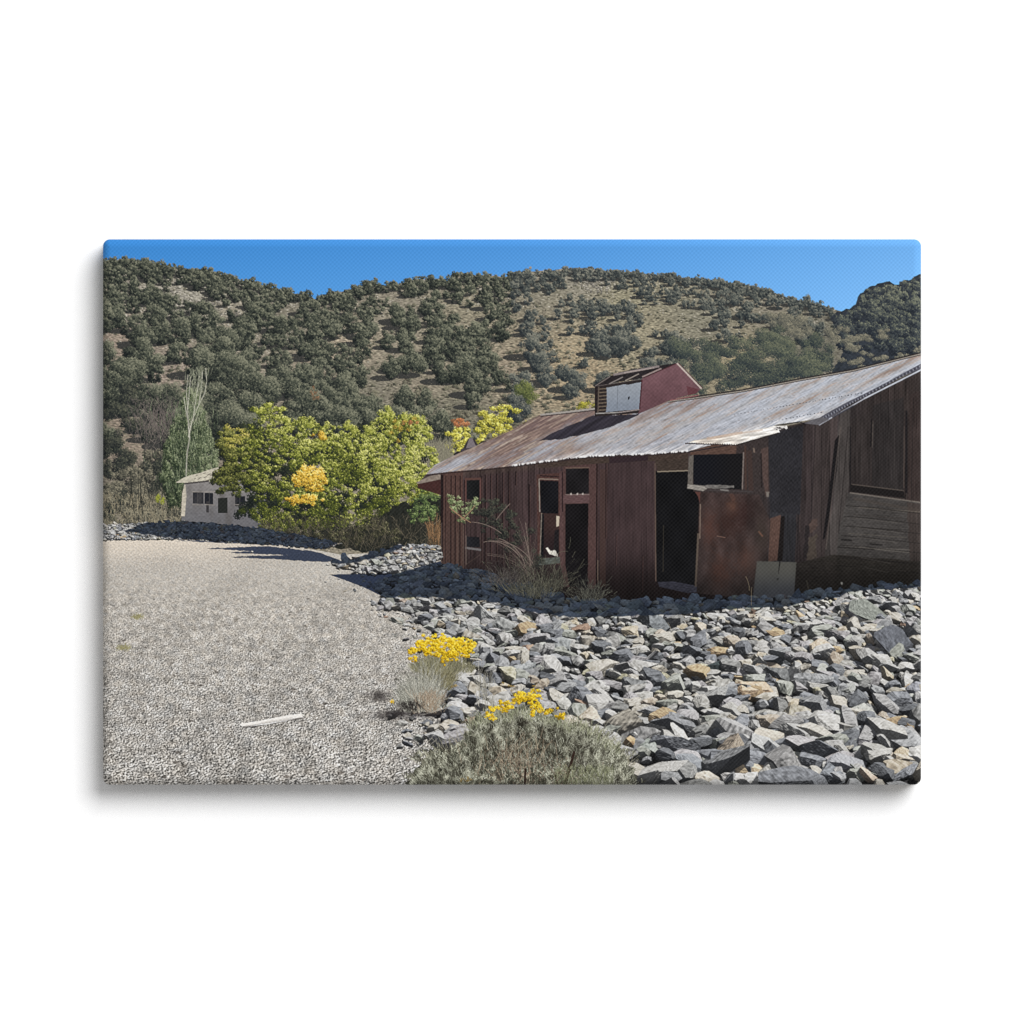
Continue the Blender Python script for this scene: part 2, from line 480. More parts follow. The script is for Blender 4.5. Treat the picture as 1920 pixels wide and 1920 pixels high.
# ------------------------------------------------------------------ valley-floor scrub at the left, the poplar and the dead brush
P_SCRUB = reg('scrub', label='dry grey scrub below the hillside at the left edge', stuff=True)
SCR = [C(40, 41, 40), C(70, 70, 62), C(104, 101, 88), C(144, 138, 118)]
SCD = [C(30, 33, 36), C(46, 50, 48), C(70, 73, 64), C(98, 98, 82)]
r = R(41)
c1 = []
for k in range(150):
    x, y = r.uniform(186, 345), r.uniform(850, 985)
    c1.append((x, y, r.uniform(8, 17), r.uniform(6, 12), y, r.normal() * .1 + (y - 930) * .001))
c1.sort(key=lambda q: q[1])
foliage(c1, SCR, 4, P_SCRUB, 1.2, 3, jit=.2, mott=.14)
c1 = []
for x, y, rx, ry in [(205, 960, 12, 18), (232, 935, 16, 12), (235, 858, 24, 22), (300, 870, 18, 26), (318, 900, 26, 30), (200, 880, 14, 20), (215, 830, 24, 22), (250, 800, 26, 24), (290, 800, 20, 26), (212, 770, 24, 26), (345, 830, 22, 40), (240, 742, 26, 20), (325, 855, 24, 34), (340, 920, 18, 24)]:
    for k in range(8):
        c1.append((x + r.normal() * rx * .45, y + r.normal() * ry * .45, rx * .5, ry * .45, y, r.normal() * .07 - .03))
foliage(c1, SCD, 3, P_SCRUB, 1.2, 4, jit=.16, mott=.14, clip=HILLMASK)
# leafless purple-grey brush on the slope
n = 500
x = r.normal(300, 26, n)
y = 790 + r.normal(0, 22, n) + 10
twigs(x, y, r.normal(0, .5, n), r.uniform(8, 26, n), mix(C(88, 82, 80), C(132, 122, 114), r.random((n, 1)).astype(np.float32)), P_SCRUB, bend=r.normal(0, .5, n))
# light dry stalks and grass in front
n = 650
x, y = r.uniform(188, 340, n), r.uniform(930, 992, n)
twigs(x, y, r.normal(0.05, .35, n), r.uniform(5, 13, n), mix(C(120, 112, 92), C(176, 166, 140), r.random((n, 1)).astype(np.float32)), P_SCRUB, bend=r.normal(0, .4, n))
for k in range(26):        # thin dark saplings
    x0, y0 = r.uniform(240, 335), r.uniform(930, 965)
    twigs([x0], [y0], [r.normal() * .12], [r.uniform(35, 75)], C(44, 46, 42), P_SCRUB, size=2)
c1 = [(300 + r.normal() * 4, 935 + r.normal() * 4, 4, 5, 0, 0) for k in range(5)]
foliage(c1, [C(120, 125, 50), C(170, 175, 70)], 3, P_SCRUB, 1, 2)

P_POP = reg('poplar_tree', label='tall thin poplar with bare pale upper twigs')
P_POPT = reg('trunk', P_POP)
POP = [C(32, 40, 32), C(54, 64, 48), C(80, 92, 66), C(112, 122, 90), C(158, 164, 132)]
r = R(43)
c1 = []
for k in range(330):
    t = r.random() ** .75
    y = 730 + t * 215
    hw = np.interp(t, [0, .25, .5, .75, 1], [6, 26, 46, 54, 40])
    x = 355 + r.uniform(-1, 1) * hw + 4 * (1 - t)
    if y > 890 and x > 372:
        continue
    if t < .28 and r.random() < .55:
        continue
    c1.append((x, y, r.uniform(4, 8), r.uniform(7, 14), y + r.normal() * 20, (x - 350) * .003 + r.normal() * .07 - .12 * (t > .8)))
c1.sort(key=lambda q: q[4])
foliage(c1, POP, 2, P_POP, 1.0, 8, jit=.2, mott=.16)
n = 420
x, y = 353 + r.normal(0, 24, n), r.uniform(770, 930, n)
twigs(x, y, r.normal(0, .18, n), r.uniform(8, 24, n), mix(C(70, 84, 62), C(164, 172, 140), r.random((n, 1)).astype(np.float32)), P_POP)
n = 340
twigs(352 + r.normal(0, 26, n), r.uniform(790, 935, n), r.normal(0, .2, n), r.uniform(8, 22, n), C(36, 46, 36), P_POP)
BARK = C(196, 194, 178)
for pts in [[(349, 905), (351, 850), (356, 822), (354, 800), (352, 770), (355, 740), (358, 706)], [(354, 820), (360, 790), (372, 762), (378, 730), (380, 694)], [(352, 770), (350, 735), (353, 702)],
            [(372, 762), (384, 738), (388, 715), (386, 690)], [(356, 800), (350, 775), (345, 745)], [(362, 790), (366, 760), (370, 735), (374, 705)], [(345, 960), (349, 930), (350, 905)]]:
    for a, b in zip(pts[:-1], pts[1:]):
        line(a, b, 2.2 if a[1] > 790 else 1.3, BARK * r.uniform(.78, 1.0), P_POPT)
n = 160
y = r.uniform(700, 800, n)
twigs(368 + r.normal(0, 9, n) - (y - 740) * .05, y, r.normal(0.1, .25, n), r.uniform(6, 18, n), mix(C(120, 124, 104), C(180, 182, 158), r.random((n, 1)).astype(np.float32)), P_POPT)

# ------------------------------------------------------------------ the yellow trees further back
YEL = [C(70, 72, 36), C(120, 118, 50), C(168, 160, 64), C(208, 200, 92), C(232, 228, 134)]
ORG = [C(104, 74, 54), C(152, 98, 64), C(190, 120, 80), C(210, 152, 104)]
GRN = [C(36, 42, 26), C(62, 70, 34), C(94, 102, 46), C(134, 140, 58), C(176, 178, 84), C(218, 216, 138)]
r = R(51)
P_YT = reg('yellow_tree', label='yellow leafed tree rising behind the rusty roof')
c1 = []
for k in range(80):
    x, y = r.uniform(892, 1000), r.uniform(764, 838)
    if ((x - 938) / 52) ** 2 + ((y - 802) / 42) ** 2 < 1:
        c1.append((x, y, r.uniform(5, 9), r.uniform(4, 8), y + r.normal() * 8, r.normal() * .08 - (y - 790) * .003 - .12 * (x > 975)))
c1.sort(key=lambda q: q[4])
foliage(c1, YEL, 4, P_YT, 1.1, 14, jit=.16, mott=.13)
P_YT2 = reg('yellow_tree', label='small yellow tree beside the cone roof vent')
c1 = []
for k in range(40):
    x, y = r.uniform(838, 876), r.uniform(802, 850)
    c1.append((x, y, r.uniform(4, 7), r.uniform(4, 6), y, r.normal() * .09 - (y - 820) * .003))
foliage(c1, YEL, 4, P_YT2, 1.1, 15, jit=.16, mott=.13)
P_OR = reg('orange_shrub', label='orange leafed shrub between the two yellow trees')
foliage([(862 + r.normal() * 8, 792 + r.normal() * 5, 5, 4, 0, r.normal() * .1) for k in range(14)], ORG, 3, P_OR, 1, 16, mott=.12)
P_OR2 = reg('orange_shrub', label='small orange shrub among the dark junipers')
P_GSH = reg('green_shrub', label='green shrub on the slope above the yellow tree')
P_YSH = reg('yellow_shrub', label='yellow shrub behind the roof ridge left of the lantern')
P_DRY = reg('dry_thicket', label='grey twiggy thicket left of the rusty roof')
foliage([(592 + r.normal() * 5, 740 + r.normal() * 6, 4, 4, 0, -.1 + r.normal() * .1) for k in range(8)], [C(92, 80, 62), C(130, 98, 72), C(160, 116, 84)], 2, P_OR2, .45, 17, mott=.12)
foliage([(985 + r.normal() * 12, 735 + r.normal() * 9, 9, 8, 0, -.05 + r.normal() * .1) for k in range(14)], [C(60, 68, 44), C(96, 104, 62), C(136, 140, 84)], 3, P_GSH, 1, 18, mott=.12)
foliage([(1100 + r.normal() * 12, 757 + r.normal() * 4, 7, 5, 0, -.05 + r.normal() * .1) for k in range(10)], YEL[:4], 2, P_YSH, .8, 19, mott=.12)
# dry grey thicket under them
n = 700
twigs(r.uniform(800, 850, n), r.uniform(830, 880, n), r.normal(0, .4, n), r.uniform(6, 16, n), mix(C(104, 100, 88), C(150, 146, 124), r.random((n, 1)).astype(np.float32)), P_DRY, bend=r.normal(0, .5, n))

# ------------------------------------------------------------------ the white shed
P_SHED = reg('shed', label='small white shed half hidden by the green trees')
P_SHR = reg('roof', P_SHED)
P_SHW = [reg('window', P_SHED) for k in range(3)]
P_SHD = reg('door', P_SHED)
NW = fbm(5, 9, 3, 77)
fill([(346, 904), (500, 900), (500, 1000), (341, 995), (341, 960)], lambda x, y: mix(C(134, 130, 128), C(108, 107, 110), sstep(900, 985, y)[:, None]), P_SHED, NW, .10)
fill([(342, 925), (348, 904), (350, 930), (347, 968), (340, 968)], C(190, 182, 166), P_SHED, NW, .15)
fill(rough([(330, 905), (352, 893), (392, 881), (420, 874), (446, 865), (456, 870), (440, 880), (410, 893), (388, 900), (372, 906)], .8, 7, 5), lambda x, y: mix(C(196, 190, 172), C(160, 152, 136), sstep(390, 450, x)[:, None]), P_SHR, NW, .14)
for k in range(30):
    x = R(k).uniform(360, 445)
    y = 904 - (x - 345) * .31 + R(k + 99).uniform(-6, 4)
    line((x, y), (x + R(k).uniform(3, 9), y - 2), 1.5, C(112, 106, 96), P_SHR)
line((346, 907), (392, 902), 3, C(70, 66, 66), P_SHED)
for (x0, y0, x1, y1), q in zip([(362, 923, 382, 944), (384, 924, 400, 945), (441, 930, 460, 949)], P_SHW):
    fill([(x0, y0), (x1, y0 + .5), (x1, y1 + .5), (x0, y1)], C(32, 34, 40), q)
fill([(387, 940), (392, 940), (392, 961), (387, 961)], C(56, 54, 56), P_SHED)
for x in (362, 384, 441):
    line((x - 1, 922), (x + 19, 922.4), 1.6, C(150, 144, 138), P_SHED)
    line((x - 1, 946), (x + 19, 947), 1.6, C(140, 134, 128), P_SHED)
    line((x + 9, 923), (x + 9, 945), 1, C(84, 82, 80), P_SHED)
for k in range(14):
    x = R(k + 300).uniform(348, 470)
    soft(x, R(k + 320).uniform(915, 985), 5, 16, C(92, 88, 86), .35)
fill([(409, 934), (427, 933), (427, 962), (409, 962)], C(40, 42, 40), P_SHD)

# ------------------------------------------------------------------ the big autumn maples
P_TREE = reg('maple_tree', label='wide green and yellow maple between shed and red barn')
P_GOLD = reg('golden_branch', P_TREE, label='golden yellow leaves low on the green tree')
P_TREE2 = reg('maple_tree', label='olive green maple standing behind the white shed')
GR2 = [C(32, 36, 26), C(58, 62, 36), C(88, 92, 48), C(122, 124, 66), C(164, 162, 96)]
r = R(61)


def crown(ell, n, seed, rr=(6, 12)):
    q = R(seed)
    out = []
    for x, y, rx, ry, t, w in ell:
        for k in range(int(n * w)):
            a, s = q.uniform(0, 2 * math.pi), math.sqrt(q.random())
            ox, oy = math.cos(a) * s, math.sin(a) * s
            cr = q.uniform(*rr)
            out.append((x + ox * rx + q.normal() * 3, y + oy * ry + q.normal() * 3, cr * q.uniform(.7, 1.3), cr * .8, y + oy * ry + q.normal() * 14 - 20 * (1 - s), t - .13 * oy + .07 * ox + q.normal() * .07))
    out.sort(key=lambda c: c[4])
    return out


# dark inside first, then leaf clusters
foliage(crown([(470, 860, 50, 60, -.2, 1), (600, 900, 150, 70, -.25, 2.2), (720, 870, 80, 80, -.25, 1), (520, 960, 80, 40, -.3, 1), (680, 980, 120, 36, -.34, 1.2)], 60, 5, (9, 15)), [C(26, 31, 30), C(44, 50, 40), C(70, 76, 50)], 4, P_TREE, .8, 60)
foliage(crown([(440, 830, 34, 34, -.02, .6), (455, 880, 46, 40, -.12, .8), (420, 820, 16, 22, .0, .25), (430, 905, 34, 26, -.16, .5)], 60, 6, (5, 10)), GR2, 4, P_TREE2, 1.0, 61, mott=.15)
foliage(crown([(440, 818, 26, 18, 0, .4)], 45, 66, (4, 7)), [C(90, 90, 48), C(150, 146, 66), C(192, 182, 92), C(206, 190, 120)], 3, P_TREE2, .7, 66, mott=.15)
MAP = crown([(505, 800, 42, 46, -.02, 1.0), (490, 850, 50, 40, -.03, .9), (560, 830, 50, 46, .02, 1.2), (600, 870, 60, 60, .0, 1.5), (640, 850, 60, 56, .06, 1.6), (690, 860, 66, 60, .08, 1.7), (745, 840, 52, 60, .08, 1.2), (735, 800, 36, 30, .05, .6),
                    (770, 810, 30, 34, .06, .6), (790, 870, 32, 46, .1, .8), (812, 905, 14, 36, .06, .3), (775, 930, 40, 36, .02, .6), (740, 920, 70, 52, .04, 1.4), (660, 930, 80, 52, -.02, 1.5), (560, 945, 70, 46, -.1, 1.2), (500, 930, 56, 50, -.1, 1.0), (700, 975, 70, 24, -.1, .5), (610, 985, 70, 22, -.18, .6), (520, 985, 44, 18, -.2, .4)], 84, 7, (3, 8))
LF = tile_noise(256, 14, 40, 88)
MAP = [(x, y, a, c, z, t + .13 * float(lookup(LF, np.array([x * .5]), np.array([y * .6]))[0]) - .16 * float(sstep(905, 985, y)) - .10 * float(sstep(540, 440, x)) + .04 * float(sstep(600, 780, x)) - .03) for x, y, a, c, z, t in MAP]
foliage(MAP, GRN, 3, P_TREE, 1.0, 62, jit=.18, mott=.17, lift=-.06, rag=.3)
foliage(MAP, GRN[1:], 3, P_TREE, .3, 162, jit=.24, mott=.2, lift=-.10)
# finger-like leafy tips at the top
tips = [(728, 768), (722, 782), (735, 778), (757, 782), (745, 795), (790, 790), (803, 800), (798, 812), (780, 800), (650, 800), (662, 810), (690, 812), (572, 785), (580, 798), (610, 800), (505, 762), (485, 772), (525, 768), (540, 790), (806, 818), (812, 845), (815, 862), (820, 860), (775, 905), (800, 890), (693, 805), (490, 768)]
foliage([(x + r.normal() * 3, y + r.normal() * 3, r.uniform(4, 8), r.uniform(4, 6), y, .08 + r.normal() * .06) for x, y in tips for k in range(4)], GRN[1:], 3, P_TREE, .9, 63, mott=.15)
foliage([(752 + r.normal() * 20, 800 + r.normal() * 20, 5, 4, 0, r.normal() * .1) for k in range(9)], [C(130, 110, 50), C(176, 150, 66), C(200, 176, 84)], 3, P_TREE, .7, 64)
foliage([(770 + r.normal() * 8, 792 + r.normal() * 3, 4, 3, 0, r.normal() * .1) for k in range(9)], ORG, 2, P_TREE, .5, 65)
GLD = [C(112, 90, 36), C(176, 142, 48), C(222, 178, 66), C(240, 204, 96), C(248, 224, 140)]
P_GOLD2 = reg('golden_branch', P_TREE)
g = [(578, 893, 20, 16, .05, .9), (562, 897, 12, 10, .0, .4), (590, 884, 14, 8, .1, .4), (606, 895, 8, 10, 0, .25), (575, 910, 18, 9, -.1, .4), (602, 905, 8, 10, -.1, .2)]
g2 = [(570, 936, 24, 6, 0, .5), (588, 932, 10, 6, .1, .2), (548, 936, 8, 4, 0, .15)]
foliage(crown(g, 40, 8, (3.5, 6.5)), GLD, 4, P_GOLD, .75, 67, jit=.22, mott=.15)
foliage(crown(g2, 40, 18, (3.5, 6.5)), GLD, 4, P_GOLD2, .75, 68, jit=.22, mott=.15)
foliage(crown([(598, 815, 11, 7, -.1, .22)], 40, 28, (3.5, 6)), GLD, 3, P_TREE, 1.0, 69, jit=.17, mott=.15)
# bottom thicket, bare stems, dark gaps
P_THK = reg('thicket', label='tangled bare stems in the shade under the trees', stuff=True)
fill(rough([(690, 985), (760, 940), (830, 930), (830, 1030), (760, 1040), (640, 1030), (560, 1022), (500, 1012), (480, 1000), (560, 1000)], 3, 8, 3), C(38, 40, 36), P_THK, fbm(6, 6, 3, 4), .3)
foliage(crown([(560, 1005, 90, 14, -.2, 1), (700, 1000, 60, 20, -.25, 1), (500, 1000, 30, 12, -.1, .4)], 50, 9, (4, 9)), [C(34, 36, 30), C(66, 66, 48), C(106, 104, 76), C(150, 146, 112)], 2, P_THK, .8, 68, mott=.16)
n = 900
x, y = r.uniform(490, 828, n), r.uniform(975, 1034, n)
twigs(x, y, r.normal(0, .5, n), r.uniform(8, 26, n), mix(C(48, 46, 40), C(128, 118, 98), (r.random((n, 1)) ** 2).astype(np.float32)), P_THK, bend=r.normal(0, .6, n))
n = 60
twigs(r.uniform(800, 828, n), r.uniform(1000, 1034, n), r.normal(0, .12, n), r.uniform(20, 60, n), mix(C(110, 84, 60), C(160, 126, 92), r.random((n, 1)).astype(np.float32)), P_THK, bend=r.normal(0, .3, n))
foliage(crown([(805, 940, 22, 28, -.1, .5), (795, 965, 26, 14, -.05, .4), (818, 920, 10, 18, .0, .2)], 60, 10, (4, 8)), [C(40, 52, 38), C(78, 94, 56), C(120, 138, 84), C(160, 174, 118)], 3, P_TREE, .9, 69, mott=.17)
# ------------------------------------------------------------------ gravel yard
P_GRAV = reg('gravel_yard', label='pale gravel yard filling the left foreground', stuff=True)
YH = 966.0
GY = [(188, 1012), (260, 1010), (320, 1009), (420, 1012), (520, 1018), (640, 1040), (830, 1030), (900, 1060), (1020, 1480), (188, 1480)]
sl, m = pmask(GY)
px, py = PX[sl], PY[sl]
d = np.maximum(py - YH, 20)


def gravel(px, d, k, o):
    # grain that coarsens towards the viewer: blend of ever larger copies
    lv = np.log2(d) * 2
    i = np.floor(lv)
    f = lv - i
    out = 0
    for j, w in ((i, 1 - f), (i + 1, f)):
        s = 680 * k / 2 ** (j / 2)
        out = out + w * lookup(TN, px * s + o + j * 57, (d + 30) * s * 1.4 + 3 * o + j * 31)
    return out / np.sqrt(f * f + (1 - f) ** 2)


g1 = gravel(px, d, 1.0, 0)
rl = 0.62 * g1 - 0.5 * gravel(px + d * .003, d + d * .002, 1.0, 0) + 0.38 * gravel(px, d, 1.75, 77) + 0.25 * gravel(px, d, 0.55, 31)
fine = lookup(TF, px * 1.1, py * 1.35)
f = sstep(75, 190, d)
n = fine * 0.55 * (1 - f) + rl * (0.35 + 0.65 * f)
n = n + .35 * f * lookup(TF, px * .9 + py * .3, py * 1.2 - px * .2)
n = np.where(n < 0, n * 1.4, n * 0.8)
amp = np.interp(d, [40, 80, 160, 300, 500], [.06, .09, .19, .31, .40])
patch = fbm(40, 120, 3, 90)[sl]
base = mix(C(216, 205, 190), C(187, 181, 172), sstep(45, 110, d)[..., None])
base = mix(base, C(166, 162, 156), sstep(110, 420, d)[..., None])
base = mix(base, C(196, 191, 182), (sstep(420, 640, px) * (1 - sstep(60, 180, d)))[..., None] * .8)
trk = np.exp(-((px - 640 + (py - 1100) * .62) / (.16 * d + 6)) ** 2) + .8 * np.exp(-((px - 420 + (py - 1100) * 1.1) / (.2 * d + 6)) ** 2)
base = base * (1 + .05 * patch + (.02 + .03 * f[..., ] ) * gravel(px, d, .12, 5) + .05 * f * gravel(px, d, .3, 15) - .035 * trk)[..., None]
tint = gravel(px, d, .16, 9)[..., None] * C(.8, 0, -1.0)
gcol = base * (1 + amp * n)[..., None] + tint
wh = sstep(1.7, 2.3, g1)[..., None] * f[..., None]
gcol = mix(gcol, C(236, 232, 222), wh * .8)
img[sl][m] = np.clip(gcol, 0, 1)[m]
idb[sl][m] = P_GRAV
del gcol, base, g1, rl, fine
P_TUFT = [reg('grass_tuft', P_GRAV) for k in range(2)]
r = R(70)
for (x, y, w), q in zip([(232, 1216, 18), (258, 1158, 12)], P_TUFT):
    n = 130
    twigs(x + r.normal(0, w * .4, n), y + r.normal(0, 2, n), r.normal(0, .7, n), r.uniform(2, 8, n), mix(C(112, 108, 70), C(186, 178, 140), r.random((n, 1)).astype(np.float32)), q)
for k in range(90):              # odd darker pebbles and small holes
    x, dd = r.uniform(195, 800), r.uniform(120, 505)
    w = dd * .012 * r.uniform(.6, 1.6)
    fill([(x, YH + dd), (x + w, YH + dd - w * .4), (x + 2 * w, YH + dd), (x + w, YH + dd + w * .5)], mix(C(64, 60, 56), C(120, 112, 104), r.random()), None, alpha=.75)


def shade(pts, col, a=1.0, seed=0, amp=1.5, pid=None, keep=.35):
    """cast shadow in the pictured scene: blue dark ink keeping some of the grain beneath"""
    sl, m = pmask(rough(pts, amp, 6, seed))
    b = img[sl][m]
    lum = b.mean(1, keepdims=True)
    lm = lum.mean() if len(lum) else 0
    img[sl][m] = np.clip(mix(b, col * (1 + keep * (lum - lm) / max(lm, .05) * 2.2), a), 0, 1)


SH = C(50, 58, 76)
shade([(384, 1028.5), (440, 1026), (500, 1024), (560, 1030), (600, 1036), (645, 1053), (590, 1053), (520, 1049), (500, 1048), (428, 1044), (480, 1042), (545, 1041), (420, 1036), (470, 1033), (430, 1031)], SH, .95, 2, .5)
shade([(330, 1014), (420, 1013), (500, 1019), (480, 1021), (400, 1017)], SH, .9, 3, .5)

# ------------------------------------------------------------------ the red barn
P_BARN = reg('barn', label='weathered dark red barn with gaping doors and windows')
P_ROOF = reg('roof', P_BARN, label='rust streaked corrugated iron roof')
P_CUP = reg('cupola', P_BARN, label='red roof lantern with louvres')
P_ANX = reg('lean_to_roof', P_BARN)
P_WIN = [reg('window', P_BARN) for k in range(5)]
P_DOOR = [reg('door', P_BARN) for k in range(2)]
P_BRD = reg('board_wall', P_BARN, label='dark board gable end')
P_OLD = reg('old_building', label='low brown roofed building behind the barn')
P_CONE = reg('roof_vent', P_OLD)
P_OLDR = reg('roof', P_OLD)
P_SILL = reg('window_sill', P_BARN)
P_POST = reg('post', P_BARN)
GRAIN = lookup(TS, PX * 2.2, PY * 1.0)                    # upright wood grain
GRH = lookup(TS, PY * 2.4 + 50, PX * .8)                  # lying wood grain
BLO = fbm(60, 40, 4, 15)
BLF = fbm(8, 8, 3, 16)

PB = [800.]
while PB[-1] < 1740:
    PB.append(PB[-1] + float(np.interp(PB[-1], [826, 1000, 1300, 1740], [7, 10, 14, 17])) * R(int(PB[-1])).uniform(.7, 1.35))
PB = np.array(PB)
PT = R(401).normal(0, 1, len(PB) + 1).astype(np.float32)


def planks(lean=0.0, cut=.6):
    u = PX + lean * (PY - 950) + .9 * lookup(TF, PX * 0, PY * .04)
    i = np.searchsorted(PB, u.ravel()).reshape(u.shape)
    i = np.clip(i, 1, len(PB) - 1)
    g = np.minimum(u - PB[i - 1], PB[i] - u)
    seen = sstep(-.6, .8, lookup(TN, i * 37.0, PY * .10) + PT[i] * .4)
    gap = np.exp(-(g / .75) ** 2) * seen
    lip = np.exp(-((u - PB[i - 1] - 1.9) / .8) ** 2) * seen
    st = lookup(TS, PX * 1.5, PY * .22)
    st2 = lookup(TS, PX * .5 + 90, PY * .07)
    return .10 * PT[i] - cut * gap + .13 * lip + .085 * st + .07 * st2 + .05 * BLF


PLK = planks()
# low building behind
fill([(786, 905), (800, 888), (830, 868), (862, 852), (880, 846), (905, 835), (905, 860), (840, 905)], C(74, 64, 66), P_OLDR, BLF, .15)
fill([(780, 905), (805, 893), (832, 886), (832, 900), (812, 906), (786, 908)], C(134, 122, 112), P_OLDR, BLF, .18)
fill([(782, 908), (830, 898), (832, 930), (784, 915)], C(66, 42, 40), P_OLD, BLF, .15)
fill([(866, 845), (878, 822), (887, 822), (897, 840), (880, 847)], C(120, 112, 116), P_CONE)
fill([(877, 824), (880, 822), (872, 846), (866, 846)], C(52, 48, 50), P_CONE)
fill([(886, 823), (889, 822), (898, 838), (894, 840)], C(58, 52, 54), P_CONE)
fill([(864, 842), (894, 838), (888, 848), (862, 852)], C(66, 62, 70), P_CONE)
fill([(850, 851), (858, 846), (868, 846), (866, 852), (852, 855)], C(40, 38, 40), None)
fill([(898, 832), (902, 827), (912, 826), (914, 831), (904, 836)], C(34, 33, 34), None)

# walls
WALL = [(826, 884), (842, 880), (905, 876), (957, 870), (1005, 862), (1092, 852), (1180, 848), (1290, 842), (1420, 820), (1470, 800), (1534, 786), (1623, 740), (1730, 690), (1730, 1110), (1560, 1118), (1420, 1135), (1250, 1150), (1060, 1140), (900, 1080), (827, 1056)]


def wallc(x, y):
    t = ((x - 826) / 900)[:, None]
    c = mix(C(62, 49, 49), C(65, 51, 52), np.clip(t * 3, 0, 1))
    c = mix(c, C(54, 46, 46), sstep(.55, .68, t))
    c = c * (1 - .48 * sstep(1000, 1125, y)[:, None])
    c = mix(c, C(74, 62, 54), (sstep(14, 0, y - (890 - (x - 826) * .1)) * .5)[:, None])
    return c


fill(WALL, wallc, P_BARN, PLK * (.85 - .4 * sstep(1060, 1150, PX)) + .10 * BLO, 1.0)
r = R(80)
# far end planks and battens, a little lighter in tone, with dark gaps
fill([(826, 886), (868, 882), (868, 1072), (827, 1055)], lambda x, y: mix(C(82, 60, 55), C(74, 57, 52), sstep(900, 1050, y)[:, None]), P_BARN, GRAIN, .10)
for x, y0, y1, w in [(829, 890, 1052, 5), (836, 892, 1055, 1.2), (846, 892, 1060, 2), (854, 892, 1062, 2), (863, 892, 1066, 2), (871, 900, 1068, 1.6), (903, 892, 1060, 1.5), (910, 890, 1060, 2.4), (920, 888, 1050, 2), (931, 888, 1052, 2.2), (942.5, 886, 1075, 2.2), (954, 884, 1078, 2.2), (967, 884, 910, 2), (992, 908, 1085, 3), (1119, 868, 1105, 2.2), (1136, 868, 1010, 2), (1155, 1000, 1060, 1), (1204, 1040, 1110, 1.2), (1098, 1010, 1060, 1)]:
    line((x, y0), (x - .6, y1), w, C(28, 20, 22), P_BARN, alpha=.88)
    line((x + w * .5 + .8, y0 + 3), (x + w * .5 + .2, y1), 1.1, C(104, 74, 66), P_BARN, alpha=.4)
for x, y0, y1, w, c in [(828, 980, 1054, 2, (112, 96, 88)), (858, 1000, 1064, 1.6, (106, 86, 76)), (869, 985, 1068, 1.8, (110, 90, 78)), (901, 1000, 1056, 1.2, (96, 80, 72)), (1121, 1050, 1095, 1.6, (116, 98, 86)), (1130, 880, 1100, 11, (76, 56, 50)), (939, 980, 1010, 1.5, (96, 80, 64))]:
    line((x, y0), (x, y1), w, C(*c), P_BARN, alpha=.55)
# beam under the eave
fill([(1005, 866), (1092, 856), (1180, 852), (1290, 846), (1290, 862), (1140, 868), (1010, 878)], C(66, 54, 48), P_BARN, GRH, .14)
fill([(1142, 856), (1215, 853), (1215, 864), (1142, 869)], C(50, 38, 42), P_BARN)

# windows and doors
DK = C(21, 21, 25)


def opening(pts, pid, col=DK, glow=None):
    fill(pts, lambda x, y: col * (1 + .16 * np.sin(x * .11)[:, None] * np.sin(y * .07)[:, None]), pid, BLF, .12)


opening([(875, 901), (899, 900), (899, 937), (875, 936)], P_WIN[0], C(26, 27, 28))
line((873.5, 896), (873.5, 940), 3, C(92, 64, 60), P_WIN[0]); line((872, 898.5), (902, 897.5), 4, C(88, 62, 56), P_WIN[0]); line((901, 898), (901, 938), 2.6, C(96, 66, 62), P_WIN[0])
opening([(875, 1006), (899, 1007), (900, 1026), (875, 1025)], P_WIN[4], C(32, 32, 36))
line((872, 1027), (902, 1031), 4, C(108, 104, 104), P_BARN); line((874, 1004), (874, 1058), 2, C(98, 84, 78), P_BARN); line((872, 1060), (900, 1040), 1, C(80, 66, 60), P_BARN)
fill([(1006, 890), (1058, 886), (1058, 1060), (1008, 1052)], C(78, 54, 50), P_BARN, GRAIN, .12)
opening([(1012, 901), (1047, 902), (1047, 963), (1014, 962)], P_WIN[1])
fill([(1014, 962), (1047, 963), (1048, 1044), (1014, 1046)], lambda x, y: mix(C(58, 42, 40), C(40, 30, 32), sstep(975, 1035, y)[:, None]), P_WIN[1], BLF, .15)
opening([(1013, 964), (1020, 964), (1019, 1044), (1013, 1045)], P_WIN[1]); opening([(1040, 995), (1048, 992), (1048, 1040), (1038, 1030)], P_WIN[1], C(28, 25, 27))
fill(rough([(1023, 1028), (1027, 1026), (1033, 1033), (1040, 1031), (1046, 1040), (1046, 1044), (1030, 1039)], .6, 3, 1), C(212, 208, 196), P_WIN[1], BLF, .25)
fill([(1043, 967), (1049, 968), (1048, 986), (1043, 988)], C(192, 180, 160), P_WIN[1])
line((1010.8, 898), (1012, 960), 1.7, C(150, 142, 132), P_WIN[1]); line((1015.5, 962), (1012.6, 1046), 1.6, C(138, 128, 116), P_WIN[1]); line((1011, 898), (1047, 899), 2, C(136, 120, 108), P_WIN[1]); line((1012, 892), (1048, 894), 2, C(40, 28, 30), P_WIN[1])
fill([(1012, 1047), (1051, 1044), (1051, 1056), (1008, 1060)], C(84, 88, 82), P_WIN[1], GRH, .15)
fill([(1049, 884), (1061, 882), (1061, 1100), (1050, 1060)], C(86, 64, 63), P_BARN, GRAIN, .10)
line((1054.5, 884), (1054.5, 960), 1.6, C(36, 24, 28), P_BARN)
fill([(1056, 875), (1110, 870), (1118, 870), (1117, 1105), (1056, 1100)], C(80, 59, 57), P_BARN, GRAIN, .10)
opening([(1061, 879), (1104, 878), (1104, 926), (1061, 927)], P_WIN[2], C(27, 25, 27))
line((1060, 877.5), (1105, 877), 2.2, C(104, 84, 74), P_WIN[2]); line((1060, 927.5), (1105, 927), 2, C(122, 104, 100), P_WIN[2])
